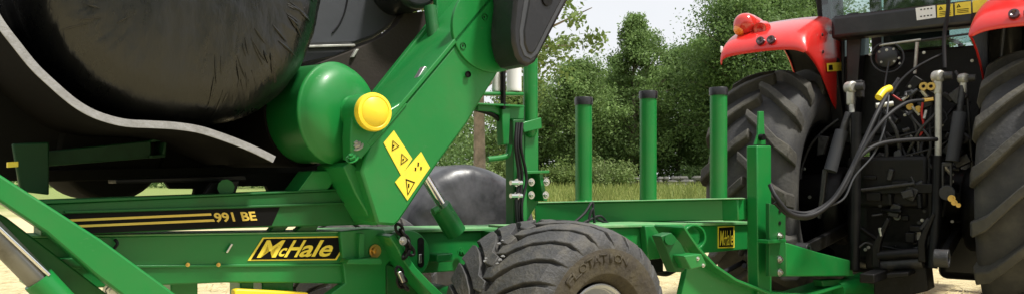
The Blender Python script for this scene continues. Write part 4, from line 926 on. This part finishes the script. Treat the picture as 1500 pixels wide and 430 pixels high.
for s in (-1, 1):
    MB().bar((s * .36, -.05, .75), (s * .42, -.95, .62), .04, .09, (1, 0, 0)).build('lower_link_arm', BLACKM, K, .008)
    MB().lathe([(-.04, .03), (-.04, .055), (.04, .055), (.04, .03), (-.04, .03)], V((s * .42, -1.0, .62)), (1, 0, 0), 20).build('link_ball', CAST, K, .004)
# wheel-side arcs and step
rtube('mud_scraper', [(1172, 262, -.15), (1176, 240, -.12), (1188, 212, -.1), (1208, 190, -.08), (1228, 175, -.05)], .012, CAST)
rpart('step_bracket', [(1198, 198), (1214, 200), (1206, 226), (1196, 228)], -.2, -.16, CAST)
for (x, y) in [(1178, 247), (1186, 288), (1158, 300), (1194, 358)]: hexbolt(rp(x, y, -.3), YN, .009, STEEL, K)
rtube('rear_lamp', [(1140, 256, -.55), (1148, 268, -.5)], .05, BLACKP, 16, 0); rtube('rear_lamp', [(1150, 262, -.5), (1160, 278, -.45)], .045, CAST, 16, 0)
rpart('lamp_plate', [(1132, 236), (1150, 238), (1152, 262), (1134, 258)], -.5, -.46, BLACKP)

# ================================================================== hydraulic hoses from wrapper to tractor (hang between both)
def hose(name, pts, r, mat, label, cat='hose'):
    P = [world_at(*q) for q in pts]; o = MB().tube(spline(P, 8), r, 10).build(name, mat); return tag(o, label, cat, 'hoses between wrapper and tractor')
hose('hydraulic_hose', [(1300, 138, 5.35), (1285, 165, 5.2), (1262, 215, 5.1), (1238, 265, 5.0), (1218, 295, 4.95), (1190, 314, 4.9), (1160, 313, 4.85), (1138, 290, 4.85), (1128, 270, 4.9)], .014, HOSE, 'thick dark grey hose with yellow sleeve at its tractor end')
hose('hydraulic_hose', [(1352, 147, 5.3), (1325, 152, 5.2), (1292, 178, 5.1), (1258, 228, 5.05), (1238, 272, 5.0), (1214, 300, 4.95), (1185, 318, 4.92), (1155, 314, 4.88), (1135, 296, 4.87)], .012, HOSE, 'thin black hose curving up to the brass coupler')
hose('hydraulic_hose', [(1372, 204, 5.3), (1330, 205, 5.2), (1285, 212, 5.1), (1255, 235, 5.05), (1232, 275, 5.0), (1212, 298, 4.98), (1180, 312, 4.95), (1145, 305, 4.9)], .014, HOSE, 'black hose running level behind the chrome lift rod')
hose('hydraulic_hose', [(1302, 140, 5.3), (1296, 185, 5.15), (1280, 225, 5.1), (1252, 258, 5.05), (1236, 290, 5.0), (1210, 303, 4.98), (1170, 318, 4.9)], .006, BLUEG, 'thinnest grey cable hanging from the yellow sleeve')
o = MB().tube(spline([world_at(*q) for q in [(1287, 143, 5.33), (1294, 134, 5.36), (1303, 129.5, 5.4)]], 6), .024, 14).build('hose_sleeve', YELLOW); tag(o, 'bright yellow grip sleeve on the end of the thick dark hose', 'sleeve')
